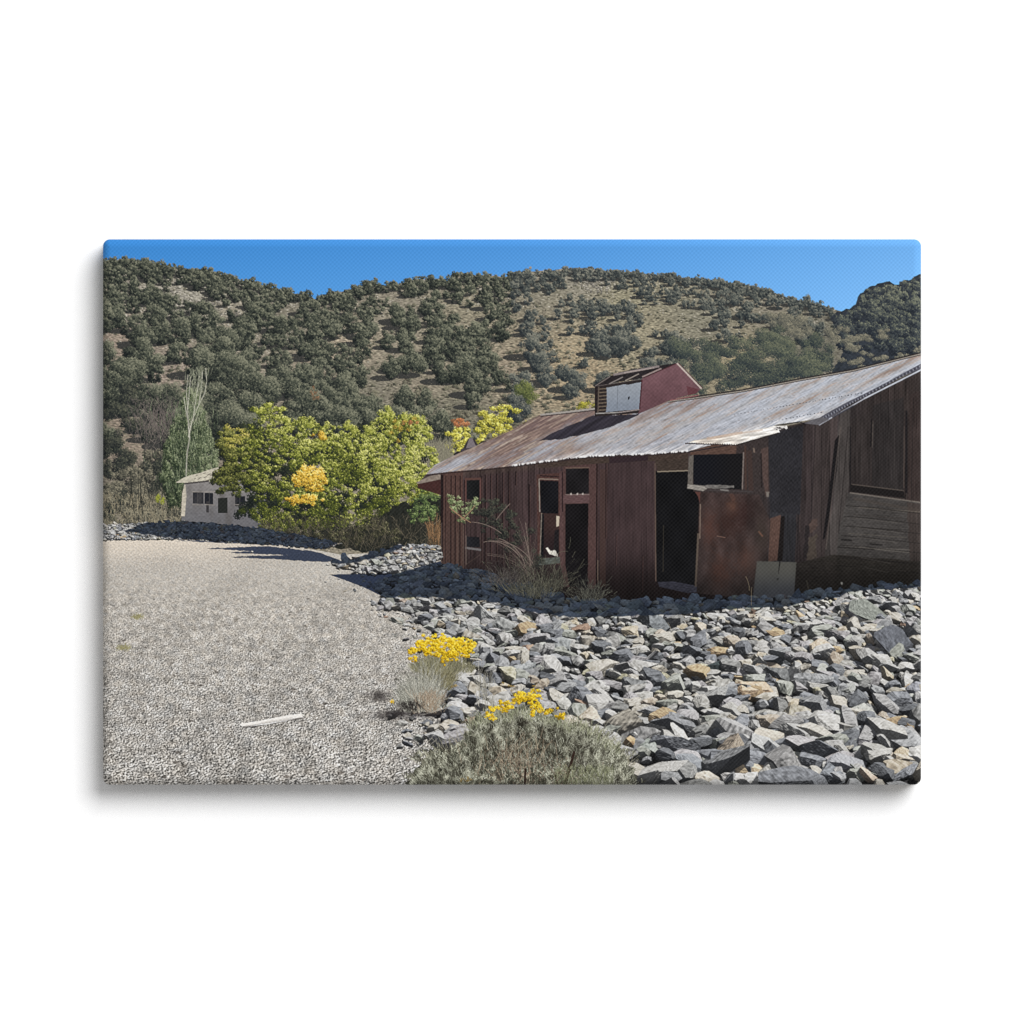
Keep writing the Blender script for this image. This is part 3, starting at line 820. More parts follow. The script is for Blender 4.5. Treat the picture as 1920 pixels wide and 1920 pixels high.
for x in (1069, 1081, 1091):
    fill([(x, 925), (x + 3, 924), (x + 3, 928), (x, 928)], C(182, 172, 164), P_WIN[2])
fill([(1056, 929), (1105, 928), (1105, 943), (1056, 944)], C(94, 71, 71), P_BARN, GRH, .10)
opening([(1060, 945), (1103, 944), (1102, 1104), (1068, 1100), (1060, 1060)], P_DOOR[0], C(21, 19, 21))
opening([(1228, 883), (1290, 880), (1300, 918), (1311, 935), (1311, 960), (1306, 1100), (1234, 1094), (1229, 1085)], P_DOOR[1], C(19, 19, 21))
fill([(1228, 864), (1290, 860), (1290, 882), (1232, 884)], C(62, 52, 46), P_BARN, GRH, .14)
line((1232, 884.5), (1290, 882.5), 2, C(142, 130, 112), P_DOOR[1]); line((1228, 868), (1229.5, 1090), 2.2, C(92, 76, 68), P_DOOR[1])
line((1244, 985), (1243, 1072), 1.6, C(50, 46, 40), P_DOOR[1])
fill([(1233, 1091), (1262, 1090), (1309, 1099), (1311, 1110), (1290, 1112), (1236, 1100)], C(62, 62, 74), P_BARN, GRH, .16)

# gable end: board wall at the right
fill([(1440, 810), (1534, 788), (1623, 742), (1730, 690), (1730, 1110), (1560, 1118), (1436, 1130)], lambda x, y: mix(C(48, 43, 45), C(56, 48, 46), sstep(1500, 1700, x)[:, None]), P_BRD, PLK + .1 * BLO, 1.0)
for pts, c, tex in [([(1440, 815), (1500, 800), (1492, 1060), (1446, 1050)], (46, 46, 50), GRAIN), ([(1500, 800), (1532, 790), (1526, 1060), (1490, 1060)], (60, 51, 51), GRAIN), ([(1528, 790), (1572, 775), (1552, 1050), (1520, 1058)], (57, 49, 48), GRAIN),
                    ([(1574, 770), (1594, 762), (1592, 905), (1578, 1000), (1566, 1060), (1544, 1060), (1562, 940)], (64, 59, 57), GRAIN), ([(1594, 786), (1636, 772), (1632, 912), (1594, 918)], (50, 44, 43), GRAIN), ([(1637, 760), (1694, 745), (1694, 922), (1634, 912)], (46, 42, 42), GRAIN),
                    ([(1706, 740), (1730, 730), (1730, 950), (1700, 940)], (56, 46, 44), GRAIN), ([(1590, 924), (1726, 943), (1726, 1080), (1566, 1070), (1572, 1000)], (66, 63, 61), GRH), ([(1700, 942), (1730, 946), (1730, 1090), (1706, 1080)], (60, 52, 49), GRAIN),
                    ([(1560, 1040), (1726, 1052), (1730, 1112), (1500, 1124), (1495, 1056)], (46, 42, 38), GRH), ([(1470, 1056), (1570, 1052), (1560, 1110), (1480, 1118)], (50, 45, 42), GRH)]:
    fill(rough(pts, .8, 14, len(pts)), C(*c) * 1.04, P_BRD, (.8 * PLK if tex is GRAIN else .13 * tex + .05 * lookup(TS, PY * .9, PX * .12)) + .14 * BLO, 1.0, alpha=.9)
fill([(1565, 826), (1573, 815), (1569, 880), (1556, 960), (1546, 1010), (1542, 1012), (1553, 930)], C(26, 24, 26), P_BRD)
line((1594, 800), (1594, 910), 2, C(28, 26, 28), P_BRD); line((1634, 785), (1632, 838), 2.4, C(26, 24, 26), P_BRD); line((1636.5, 790), (1635, 840), 1.2, C(86, 78, 72), P_BRD); line((1695, 800), (1694, 915), 2.2, C(88, 76, 70), P_BRD, alpha=.6); line((1699, 770), (1699, 925), 4, C(32, 29, 31), P_BRD)
fill([(1594, 908), (1694, 921), (1696, 934), (1594, 922)], C(30, 27, 27), P_BRD)
line((1596, 908), (1694, 920), 1.8, C(96, 86, 78), P_BRD, alpha=.8); line((1593, 924), (1726, 942), 2.4, C(112, 104, 96), P_BRD); line((1600, 935), (1726, 958), 6, C(76, 67, 60), P_BRD, alpha=.4)
for a, b, w, c in [((1610, 951), (1726, 960), 1.4, (104, 96, 86)), ((1610, 989), (1690, 994), 2, (46, 42, 40)), ((1577, 1012), (1597, 1013), 3, (26, 24, 24)), ((1630, 1020), (1655, 1022), 2.4, (30, 28, 28)), ((1585, 1023), (1705, 1036), 1.6, (112, 106, 98)), ((1640, 1028), (1705, 1031), 1.8, (104, 98, 92)), ((1570, 1026), (1640, 1030), 2, (36, 33, 32)),
                    ((1600, 1063), (1698, 1071), 1.8, (72, 66, 60)), ((1600, 965), (1690, 972), 1, (60, 54, 50)), ((1590, 1000), (1700, 1008), 1.2, (90, 84, 76)), ((1580, 1046), (1700, 1056), 1.4, (34, 31, 30))]:
    line(a, b, w, C(*c), P_BRD, alpha=.85)
for k, y in enumerate((948, 968, 986, 1004, 1022, 1043, 1060)):
    x0 = 1590 - (y - 924) * .16
    line((x0, y), (x0 + 62, y + 5), 1.5, C(34, 31, 30), P_BRD, alpha=.8); line((x0 + 60, y + 5), (1726, y + 15), 1.3, C(36, 33, 32), P_BRD, alpha=.75)
    line((x0 + 8 + 7 * k, y + 2.4), (1700 - 6 * k, y + 13.5), 1.2, C(98, 92, 86), P_BRD, alpha=.55)
for x0, y0, x1, y1, w, c in [(1576, 800, 1548, 1030, 2, (96, 86, 80)), (1590, 800, 1572, 1000, 1.6, (36, 32, 32)), (1500, 805, 1494, 1050, 2, (30, 28, 30)), (1529, 795, 1520, 980, 1.6, (34, 30, 31)), (1503, 830, 1499, 1000, 1.4, (84, 72, 70)), (1556, 790, 1544, 930, 1.2, (82, 70, 68)), (1616, 790, 1614, 905, 1.2, (70, 64, 62)), (1660, 770, 1660, 912, 1.4, (30, 28, 29)), (1677, 775, 1676, 915, 1.2, (72, 66, 64)), (1712, 745, 1708, 940, 1.4, (34, 30, 30))]:
    line((x0, y0), (x1, y1), w, C(*c), P_BRD, alpha=.7)
# torn red board and patches
fill(rough([(1521, 975), (1532, 972), (1534, 985), (1520, 1000), (1512, 990)], 1, 4, 4), C(80, 65, 60), P_BRD, BLF, .2)
fill(rough([(1510, 985), (1517, 985), (1514, 1045), (1506, 1048)], 1, 6, 5), C(42, 37, 38), P_BRD)
fill(rough([(1515, 1008), (1530, 1000), (1532, 1045), (1512, 1050)], 1.4, 5, 6), C(74, 65, 58), P_BRD, BLF, .2)
fill([(1444, 972), (1464, 965), (1458, 1051), (1440, 1053)], C(90, 67, 59), P_BRD, GRAIN, .12)
fill([(1464, 968), (1471, 968), (1467, 1052), (1457, 1052)], C(28, 24, 24), P_BRD)
# plywood under the lean-to
fill([(1311, 920), (1420, 920), (1443, 975), (1438, 1052), (1418, 1060), (1414, 1124), (1306, 1112)], lambda x, y: mix(C(62, 49, 47), C(54, 45, 44), sstep(960, 1110, y)[:, None]), P_BARN, .22 * BLO + .06 * GRAIN + .09 * BLF + .09 * lookup(TN, PX * .35, PY * .2), 1.0)
for x, y, rx, ry, c in [(1365, 980, 22, 30, (56, 36, 32)), (1395, 960, 20, 26, (52, 34, 32)), (1372, 948, 10, 14, (96, 66, 54)), (1330, 990, 14, 30, (86, 56, 48)), (1400, 1050, 20, 30, (84, 58, 50)), (1350, 1070, 20, 30, (82, 54, 46)), (1428, 1000, 12, 30, (60, 50, 44))]:
    soft(x, y, rx, ry, C(*c), .75, BLF)
line((1313, 945), (1312, 1010), 1.8, C(126, 108, 96), P_BARN); line((1309, 1000), (1304, 1100), 3.6, C(92, 80, 70), P_BARN)
fill([(1302, 921), (1313, 921), (1312, 944), (1308, 930)], C(92, 58, 52), P_BARN)
line((1370, 925), (1376, 938), 8, C(96, 66, 56), P_BARN, alpha=.5); line((1344, 1005), (1360, 1008), 1.4, C(120, 90, 78), P_BARN); line((1422, 996), (1430, 1006), 3, C(110, 76, 60), P_BARN)
# lean-to with its glassless opening
fill([(1292, 834), (1396, 832), (1440, 818), (1500, 800), (1500, 930), (1380, 926), (1300, 922)], C(58, 49, 48), P_BARN, GRAIN, .13)
fill([(1440, 814), (1506, 798), (1500, 965), (1444, 960)], C(43, 42, 46), P_BRD, GRAIN + BLO, .14)
fill([(1299, 852), (1380, 851), (1393, 850), (1392, 918), (1300, 914)], lambda x, y: mix(C(21, 22, 28), C(24, 23, 25), sstep(1320, 1380, x)[:, None]), P_WIN[3])
fill([(1294, 834), (1381, 833), (1380, 851), (1294, 853)], C(88, 66, 57), P_BARN, GRH, .12)
fill([(1291, 856), (1300, 853), (1299, 908), (1289, 910)], C(98, 92, 86), P_POST, GRAIN, .15)
line((1394, 848), (1391.5, 918), 2.4, C(122, 110, 104), P_WIN[3])
fill([(1289, 908), (1324, 911), (1326, 916), (1318, 921), (1288, 916)], C(142, 136, 128), P_SILL, GRH, .15)
fill(rough([(1322, 910), (1376, 910), (1376, 915), (1345, 917), (1322, 915)], .7, 5, 8), C(108, 104, 100), P_SILL, BLF, .3)
line((1326, 919), (1412, 922), 2.4, C(66, 60, 60), P_BARN); line((1350, 918), (1366, 920), 3, C(120, 116, 112), P_SILL)
line((1397, 836), (1398, 918), 4, C(72, 54, 48), P_BARN); line((1413, 840), (1414, 849), 3, C(126, 106, 92), P_BARN); line((1405, 845), (1408, 920), 9, C(66, 50, 46), P_BARN)
fill([(1426, 842), (1440, 838), (1440, 900), (1441, 930), (1436, 932), (1430, 900)], C(84, 65, 60), P_BARN, GRAIN, .12)
line((1427, 850), (1428, 915), 2, C(34, 27, 28), P_BARN)
fill([(1436, 922), (1442, 922), (1441, 932), (1437, 932)], C(120, 112, 104), P_BARN)
# grey plywood offcut leaning at the wall foot
P_PLY = reg('plywood_sheet', label='grey plywood sheet leaning at the barn wall')
fill([(1419, 1052), (1493, 1054), (1488, 1122), (1411, 1122)], lambda x, y: mix(C(78, 77, 72), C(50, 52, 57), sstep(1060, 1118, y)[:, None]), P_PLY, BLO, .08)
line((1462, 1053), (1459, 1076), 2.4, C(26, 25, 25), P_PLY, .8); fill([(1456, 1084), (1460, 1084), (1459, 1088), (1456, 1087)], C(40, 40, 38), P_PLY)
fill([(1576, 1091), (1580, 1092), (1579, 1097), (1576, 1095)], C(226, 224, 214), P_BRD)
line((1512, 1088), (1518, 1116), 2.4, C(88, 82, 72), P_BRD)

# the phone softened this deep shade: blur the boards a little, keep the grain of the front wall
def soften(pts, sig, sat):
    sl, m = pmask(pts)
    b = gblur(img[sl], sig)
    g = b.mean(-1, keepdims=True)
    w = gblur(m.astype(np.float32), 6)[..., None] * m[..., None]
    img[sl] = mix(img[sl], g + (b - g) * sat, w)


for x0, x1, yb, a in [(1436, 1730, 1112, .5), (826, 1440, 1135, .35)]:
    sl, m = pmask([(x0, yb - 110), (x1, yb - 110), (x1, yb + 20), (x0, yb + 20)])
    w = a * sstep(yb - 100, yb - 5, PY[sl]) * m * np.isin(idb[sl], [P_BARN, P_BRD])
    img[sl] *= (1 - w)[..., None]          # inks the printed barn's walls darker towards their foot
soften([(1400, 800), (1730, 690), (1730, 1130), (1400, 1130)], 1.1, .88)
soften([(1300, 835), (1440, 815), (1440, 1130), (1300, 1130)], .9, .88)
soften([(826, 884), (1300, 845), (1300, 1150), (826, 1060)], .8, .92)

# ------------------------------------------------------------------ roof
SD = np.array([-0.887, 0.462])          # the way water would run down it
ROOF = [(1013, 779), (1060, 774), (1115, 767), (1200, 757), (1256, 750), (1392, 731.5), (1496, 711.5), (1600, 693), (1730, 661.5), (1730, 684), (1623, 737), (1536, 785), (1496, 790.5), (1455, 796), (1440, 806), (1290, 846), (1213, 852), (1142, 854), (1092, 857), (1051, 862.5), (1005, 867.5), (957, 874), (905, 879.5), (842, 884.5), (799, 889.5), (806, 881), (817, 871), (860, 850), (905, 831), (960, 806)]


def roofc(x, y):
    a = x * SD[1] - y * SD[0]           # across the corrugation
    b = x * SD[0] + y * SD[1]           # down the slope
    top = np.interp(x, [1013, 1115, 1256, 1392, 1496, 1600, 1730], [779, 767, 750, 731.5, 711.5, 693, 661.5])
    # how far below the ridge along the slope (0 ridge .. 1 eave)
    q = np.clip((y - top) / np.interp(x, [800, 1000, 1200, 1400, 1730], [60, 100, 100, 78, 40]), 0, 1.4)
    nA = lookup(TN, a * 1.1, b * .10)
    nB = lookup(TN, a * .45 + 60, b * .03 + 20)
    nC = lookup(TN, a * 2.6 + 11, b * .22)
    nD = lookup(TN, a * 1.5, b * .55) * (.4 + .6 * (lookup(TF, a * .5, b * .5) > 0))
    grey = mix(C(168, 169, 176), C(179, 183, 192), sstep(1150, 1500, x)[:, None])
    grey = mix(grey, C(176, 172, 170), np.clip(.5 + .5 * nB, 0, 1)[:, None] * .55)
    rust = mix(C(110, 90, 87), C(134, 114, 104), np.clip(.5 + .4 * nA, 0, 1)[:, None])
    w = sstep(1180, 960, x) * .75 + .62 * sstep(.5, .02, q) * sstep(1480, 1250, x) + .12
    w = w - .35 * sstep(960, 830, x)
    rr = sstep(.25, .95, w + .16 * nA + .12 * nB + .1 * nC)
    c = mix(grey, rust, rr[:, None] * .95)
    st = sstep(.55, 1.3, nA + .4 * nD) * sstep(1500, 1250, x)
    c = mix(c, C(196, 186, 172), (st * .5 * sstep(1150, 950, x))[:, None])
    c = mix(c, C(156, 136, 122), (sstep(.9, 1.7, nC + .6 * nB) * .45)[:, None])
    c = mix(c, C(112, 104, 102), (sstep(1.1, 2.2, nD) * .5)[:, None])
    c = c * (1 + .05 * nC + .045 * nD + .05 * np.sin(a * 1.9) * sstep(1200, 900, x))[:, None]
    ev = np.interp(x, [842, 905, 957, 1005, 1051, 1092, 1142, 1213, 1290, 1455, 1536], [884.5, 879.5, 874, 867.5, 862.5, 857, 854, 852, 846, 796, 785])
    e = sstep(16, 1, ev - y) * sstep(940, 1100, x)
    return mix(c, C(226, 225, 226), (e * np.clip(.5 + .35 * nC, 0, 1))[:, None])


sl, m = fill(ROOF, roofc, P_ROOF)
r = R(81)
# scalloped eave: little bites and bright lips
EV = [(799, 889.5), (842, 884.5), (905, 879.5), (957, 874), (1005, 867.5), (1051, 862.5), (1092, 857), (1142, 854), (1213, 852), (1290, 846)]
for i in range(200):
    x = r.uniform(960, 1290)
    y = np.interp(x, [p[0] for p in EV], [p[1] for p in EV])
    w = r.uniform(1, 2.6)
    if r.random() < .5:
        fill([(x - w, y + 2), (x, y - r.uniform(1, 3)), (x + w, y + 2)], C(60, 50, 50), P_ROOF)
    else:
        fill([(x - w, y - 2), (x + w, y - 3), (x + w, y + 1), (x - w * .6, y + r.uniform(1, 2.5))], C(232, 231, 230), P_ROOF, alpha=.8)
for i in range(len(EV) - 1):
    line((EV[i][0], EV[i][1] + 2.2), (EV[i + 1][0], EV[i + 1][1] + 2.2), 2.2, C(48, 38, 38), P_BARN, alpha=.85)
# ridge cap, rivet rows, gable flashing
RG = [(1252, 751), (1300, 745), (1350, 737.5), (1392, 731.5), (1496, 711.5), (1600, 693), (1730, 661)]
for a, b in zip(RG[:-1], RG[1:]):
    line(a, b, 3.2, C(44, 40, 42), P_ROOF); line((a[0], a[1] + 1.9), (b[0], b[1] + 1.9), 1.6, C(150, 142, 132), P_ROOF); line((a[0], a[1] + 3.6), (b[0], b[1] + 3.6), 1.6, C(52, 46, 48), P_ROOF)
for a, b in [((1013, 778), (1060, 773)), ((1060, 773), (1116, 766.5))]:
    line(a, b, 3.4, C(156, 150, 144), P_ROOF); line((a[0], a[1] + 2.8), (b[0], b[1] + 2.8), 1.8, C(54, 46, 48), P_ROOF)
line((806, 880.5), (905, 830.5), 1.6, C(150, 138, 128), P_ROOF, alpha=.8); line((905, 830), (1013, 778.5), 1.5, C(104, 88, 84), P_ROOF, alpha=.8)
for (x0, y0), (x1, y1), nn in [((1376, 777), (1620, 736), 40), ((1440, 791), (1545, 772), 16)]:
    for k in range(nn):
        t = (k + r.uniform(-.2, .2)) / nn
        x, y = mix(x0, x1, t), mix(y0, y1, t)
        line((x, y + .6), (x + r.uniform(2, 3.6), y - .2), r.uniform(1, 2.1), C(74, 74, 82), P_ROOF, alpha=.35 + .5 * (t > .3))
fill([(1536, 783), (1560, 769), (1590, 753), (1623, 737), (1660, 718), (1700, 696), (1730, 680), (1730, 690), (1690, 707), (1640, 734), (1590, 760), (1536, 797), (1508, 794), (1520, 788)], C(84, 84, 94), P_ROOF, BLF, .12)
for a, b in [((1538, 787), (1623, 741)), ((1623, 741), (1730, 684))]:
    for k in range(34):
        t = k / 34
        x, y = mix(a[0], b[0], t), mix(a[1], b[1], t)
        line((x, y - 2), (x + 1.2, y + 1.5), 1.4, C(46, 46, 54) if k % 2 else C(150, 152, 160), P_ROOF, alpha=.8)
line((1535, 797), (1623, 746), 2.4, C(170, 172, 180), P_ROOF, w1=2); line((1620, 747.5), (1730, 692), 2.6, C(186, 190, 198), P_ROOF)
line((1560, 783), (1600, 761), 3, C(54, 54, 62), P_ROOF, alpha=.8)
fill([(1505, 794), (1535, 797), (1555, 786), (1540, 782)], C(96, 94, 98), P_ROOF, BLF, .1)
for a, b in [((1290, 848), (1392, 830)), ((1455, 798), (1500, 791)), ((1500, 792), (1510, 795))]:
    line(a, b, 2.2, C(34, 32, 36), P_BARN, alpha=.8)
# the lantern's shadow on the iron
sl, m = fill(rough([(1113, 779), (1192, 777), (1205, 770), (1196, 779), (1144, 801), (1100, 813), (1061, 822), (1040, 824), (1009, 827), (1035, 812), (1075, 795)], .7, 7, 2), C(50, 47, 55), P_ROOF, lookup(TN, PX * .5 + PY * .9, PX * .1), .09)

# lean-to roof
fill(rough([(1284, 830), (1296, 828), (1322, 822), (1380, 812), (1451, 799), (1476, 798), (1470, 803), (1460, 806), (1462, 811), (1428, 820), (1392, 830), (1376, 835), (1340, 832)], .5, 6, 3), lambda x, y: mix(C(206, 196, 184), C(232, 228, 222), sstep(1300, 1450, x)[:, None]), P_ANX, lookup(TN, PX * .25 + 7, PX * .3 + PY * 1.6), .10)
line((1325, 823), (1392, 811), 5, C(188, 164, 146), P_ANX, alpha=.7); line((1392, 812), (1430, 806), 3, C(196, 178, 164), P_ANX, alpha=.6)
for k in range(22):
    x = 1287 + k * 4.4
    y = 832 + (k > 16) * (k - 16) * .1 + .1 * k
    fill([(x, y), (x + 1.4, y - 2.6), (x + 2.8, y)], C(70, 56, 50), P_ANX)
line((1284, 831.5), (1380, 835), 2, C(58, 46, 44), P_BARN); line((1380, 835), (1460, 812), 2.4, C(44, 38, 38), P_BARN)
for k in range(9):
    fill(rough([(1448 + k * 2, 806 - k * .3), (1452 + k * 3, 800), (1455 + k * 2.6, 804)], 1.2, 2, k), C(50, 46, 48) if k % 2 else C(220, 216, 212), P_ANX)

# lantern (cupola)
fill([(1115, 724), (1121, 723), (1204, 712), (1202, 768), (1198, 775), (1115, 781)], C(44, 38, 38), P_CUP)
for k in range(7):
    line((1121, 730 + k * 6.6), (1139, 728.5 + k * 6.6), 2.2, C(104, 92, 80), P_CUP)
line((1118, 725), (1116.5, 780), 3, C(36, 30, 32), P_CUP); line((1122.5, 726), (1121, 776), 2, C(92, 82, 74), P_CUP)
fill(rough([(1137, 727), (1202, 717), (1199, 767), (1136, 773), (1138, 757)], .5, 8, 2), lambda x, y: mix(C(146, 152, 160), C(126, 134, 146), sstep(720, 772, y)[:, None]), P_CUP, BLF, .06)
line((1158, 725), (1157, 770), 1, C(108, 114, 122), P_CUP); fill([(1177, 745), (1181, 743), (1180, 749), (1177, 750)], C(30, 30, 36), P_CUP)
line((1117, 775.5), (1160, 773.5), 2, C(150, 146, 142), P_CUP); line((1160, 773.5), (1199, 768), 2.2, C(140, 130, 128), P_CUP)
fill([(1202, 714), (1205, 708), (1269, 681), (1290, 703), (1314, 729), (1305, 738), (1256, 750), (1230, 762), (1196, 777), (1200, 766)], lambda x, y: mix(C(112, 82, 87), C(98, 70, 75), sstep(690, 770, y)[:, None]), P_CUP, BLO + BLF, .09)
fill([(1287, 724), (1310, 730), (1305, 738), (1290, 742)], C(88, 46, 52), P_CUP, alpha=.6)
line((1203.5, 712), (1199, 768), 2.4, C(70, 40, 44), P_CUP)
fill([(1113, 724), (1128, 713), (1142, 706), (1165, 697), (1180, 695), (1236, 685.5), (1269, 681), (1206, 709), (1150, 718), (1116, 725)], C(40, 36, 38), P_CUP, BLF, .2)
for a, b, w, c in [((1150, 703), (1236, 687), 4, (132, 122, 120)), ((1170, 699), (1226, 690), 2, (160, 148, 142)), ((1142, 720), (1168, 707), 1.8, (136, 128, 124)), ((1172, 714), (1198, 701), 1.8, (150, 140, 132)), ((1204, 707), (1240, 691), 2.6, (148, 132, 128)), ((1116, 724), (1144, 706), 1.6, (120, 112, 108)), ((1120, 724), (1204, 711), 1.2, (96, 88, 86))]:
    line(a, b, w, C(*c), P_CUP)
line((1269, 681), (1315, 729), 3, C(186, 172, 164), P_CUP); line((1272, 681), (1318, 728), 1.6, C(90, 64, 64), P_CUP); line((1206, 709), (1268, 682), 1.6, C(74, 44, 48), P_CUP)
line((1256, 751), (1310, 741), 2.4, C(132, 92, 92), P_CUP)
foliage([(1313 + k, 735 + k * .5, 4, 3, 0, -.2) for k in range(3)], BR, 2, P_CUP, 1, 3)
# ------------------------------------------------------------------ the stones: every one a small ray-cast slab with its own facets
P_RUB = reg('rubble', label='heap of grey stones, the smallest of them', stuff=True)
PHI = math.radians(24)
CF, SF = math.cos(PHI), math.sin(PHI)
ZB = np.full((HH, WW), 1e9, np.float32)       # depth, photograph pixels
NB = np.zeros((HH, WW, 3), np.float32)        # world normal
AB = np.zeros((HH, WW, 3), np.float32)        # stone colour
RB = np.zeros((HH, WW), np.int32)             # stone id
HB = np.zeros((HH, WW), np.float32)           # height above ground, in stone heights
EV_ = np.array([0, SF, CF])                   # screen-up
WV = np.array([0, CF, -SF])                   # view direction
COT = CF / SF


def stone(x, y, size, q, pid, col, flat, tilt, yaw):
    """x, y ground point (photograph px); size width in px"""
    a, b, c = size * q.uniform(.42, .62), size * q.uniform(.30, .46), size * flat
    n = 20
    m = q.normal(size=(n, 3))
    m /= np.linalg.norm(m, axis=1)[:, None]
    m = np.vstack([m, [[0, 0, 1], [.25, .1, .95], [0, 0, -1]]])
    dd = np.r_[q.uniform(.70, .98, n), [.72, .8, .8]]
    nl = m / (a, b, c)
    ln = np.linalg.norm(nl, axis=1)
    nl, dd = nl / ln[:, None], dd / ln
    cy, sy = math.cos(yaw), math.sin(yaw)
    Rz = np.array([[cy, -sy, 0], [sy, cy, 0], [0, 0, 1]])
    cx, sx = math.cos(tilt[0]), math.sin(tilt[0])
    Rx = np.array([[1, 0, 0], [0, cx, -sx], [0, sx, cx]])
    ct, st = math.cos(tilt[1]), math.sin(tilt[1])
    Ry = np.array([[ct, 0, st], [0, 1, 0], [-st, 0, ct]])
    Rm = Ry @ Rx @ Rz
    nw = nl @ Rm.T
    h = c * .45
    ys = y - h * CF
    x0, x1 = int((x - size * .75 - OX) * S), int((x + size * .75 - OX) * S) + 1
    y0, y1 = int((ys - size * .62 - OY) * S), int((ys + size * .62 - OY) * S) + 1
    x0, y0, x1, y1 = max(x0, 0), max(y0, 0), min(x1, WW), min(y1, HH)
    if x1 <= x0 or y1 <= y0:
        return
    gx = (np.arange(x0, x1) / S + OX - x)[None, :]
    gy = (ys - (np.arange(y0, y1) / S + OY))[:, None]
    te = np.full((y1 - y0, x1 - x0), -1e6)
    tx_ = np.full((y1 - y0, x1 - x0), 1e6)
    fi = np.zeros((y1 - y0, x1 - x0), np.int32)
    for i in range(len(dd)):
        e, wv = nw[i] @ EV_, nw[i] @ WV
        num = dd[i] - nw[i][0] * gx - e * gy
        if abs(wv) < 1e-5:
            continue
        t = num / wv
        if wv < 0:
            k = t > te
            te = np.where(k, t, te)
            fi = np.where(k, i, fi)
        else:
            tx_ = np.minimum(tx_, t)
    hit = te < tx_
    dep = (-(y) * COT + te - h * SF).astype(np.float32)
    sl = (slice(y0, y1), slice(x0, x1))
    hit &= dep < ZB[sl]
    if not hit.any():
        return
    hx = np.broadcast_to(gx, hit.shape)[hit]
    hv = np.broadcast_to(gy, hit.shape)[hit]
    t = te[hit]
    P = np.stack([hx, hv * SF + t * CF, hv * CF - t * SF], 1) @ Rm      # in the stone's own axes
    o = q.uniform(0, 500)
    s1 = lookup(TN, P[:, 0] * 1.1 + o, P[:, 2] * 5 + P[:, 1] * .5 + o)
    s2 = lookup(TN, P[:, 0] * .5 + o, P[:, 1] * .9 + P[:, 2] * 1.5)
    s3 = lookup(TF, P[:, 0] * 1.6 + o, P[:, 1] * 2 + P[:, 2] * 2)
    cc = col * (1 + .06 * s1 + .03 * s2 + .06 * s3)[:, None]
    ZB[sl][hit] = dep[hit]
    nn = nw[fi[hit]] + .05 * s2[:, None] * np.array([.6, .3, .4]) + .04 * s1[:, None]
    NB[sl][hit] = nn / np.linalg.norm(nn, axis=1)[:, None]
    AB[sl][hit] = np.clip(cc, 0, 1)
    RB[sl][hit] = pid
    HB[sl][hit] = (hv * CF - t * SF + h) / (c + .1 * size)


TONES = [(152, 152, 153), (166, 166, 165), (142, 144, 147), (172, 171, 167), (152, 155, 149), (122, 125, 131), (176, 171, 161), (133, 134, 134), (186, 185, 182), (160, 158, 161), (110, 113, 118)]
WARM = [(180, 168, 148), (192, 180, 162), (166, 146, 120), (186, 178, 164), (156, 134, 120), (172, 168, 146), (186, 180, 168), (178, 166, 152)]
FIELD = [(826, 1056), (745, 1074), (700, 1098), (716, 1118), (705, 1132), (728, 1142), (762, 1150), (790, 1172), (812, 1192), (872, 1215), (884, 1236), (862, 1262), (838, 1292), (800, 1326), (790, 1338), (826, 1346), (830, 1372), (812, 1390), (850, 1420), (1000, 1490), (1760, 1490), (1760, 1096), (1620, 1100), (1560, 1108), (1490, 1119), (1420, 1122), (1300, 1122), (1180, 1128), (1060, 1122), (960, 1088)]
MIDH = [(628, 1058), (660, 1048), (700, 1038), (735, 1026), (770, 1022), (826, 1024), (826, 1050), (790, 1060), (740, 1074), (690, 1079), (640, 1066)]
LEFTH = [(186, 984), (215, 983), (300, 980), (345, 978), (480, 990), (600, 1010), (640, 1020), (610, 1030), (540, 1024), (480, 1020), (360, 1012), (300, 1012), (186, 1014)]


def inside(P, x, y):
    c = False
    for i in range(len(P)):
        (x0, y0), (x1, y1) = P[i - 1], P[i]
        if (y0 > y) != (y1 > y) and x < (x1 - x0) * (y - y0) / (y1 - y0) + x0:
            c = not c
    return c


q = R(101)
STONES = []
for poly, (xa, xb, ya, yb), k in [(FIELD, (690, 1745, 1056, 1492), 1.0), (MIDH, (620, 830, 1020, 1082), 1.1), (LEFTH, (186, 640, 978, 1030), 1.25)]:
    y = float(ya)
    while y < yb:
        s0 = .102 * max(y - 953, 40) * k
        if k > 1.2:
            s0 = 6.5
        x = xa + q.uniform(0, s0)
        while x < xb:
            yy = y + q.normal() * s0 * .12
            if inside(poly, x, yy):
                STONES.append((yy, x, s0 * float(np.clip(math.exp(q.normal() * .34), .5, 1.9)), None))
            x += s0 * q.uniform(.55, .95)
        y += s0 * .29
# strays out on the gravel
rim = [(700, 1090), (716, 1125), (735, 1150), (775, 1165), (795, 1190), (820, 1215), (860, 1240), (840, 1280), (805, 1310), (785, 1340), (812, 1365), (800, 1395), (640, 1075), (625, 1062), (560, 1036), (480, 1026)]
for k in range(190):
    i = q.integers(len(rim) - 3) if k < 150 else q.integers(len(rim))
    x, y = rim[i]
    dd = abs(q.normal()) * 16
    x, y = x - dd * 1.2 + q.normal() * 10, y + q.normal() * 12
    STONES.append((y, x, float(np.clip(.030 * max(y - 950, 60) * math.exp(q.normal() * .5), 3, 22)), None))
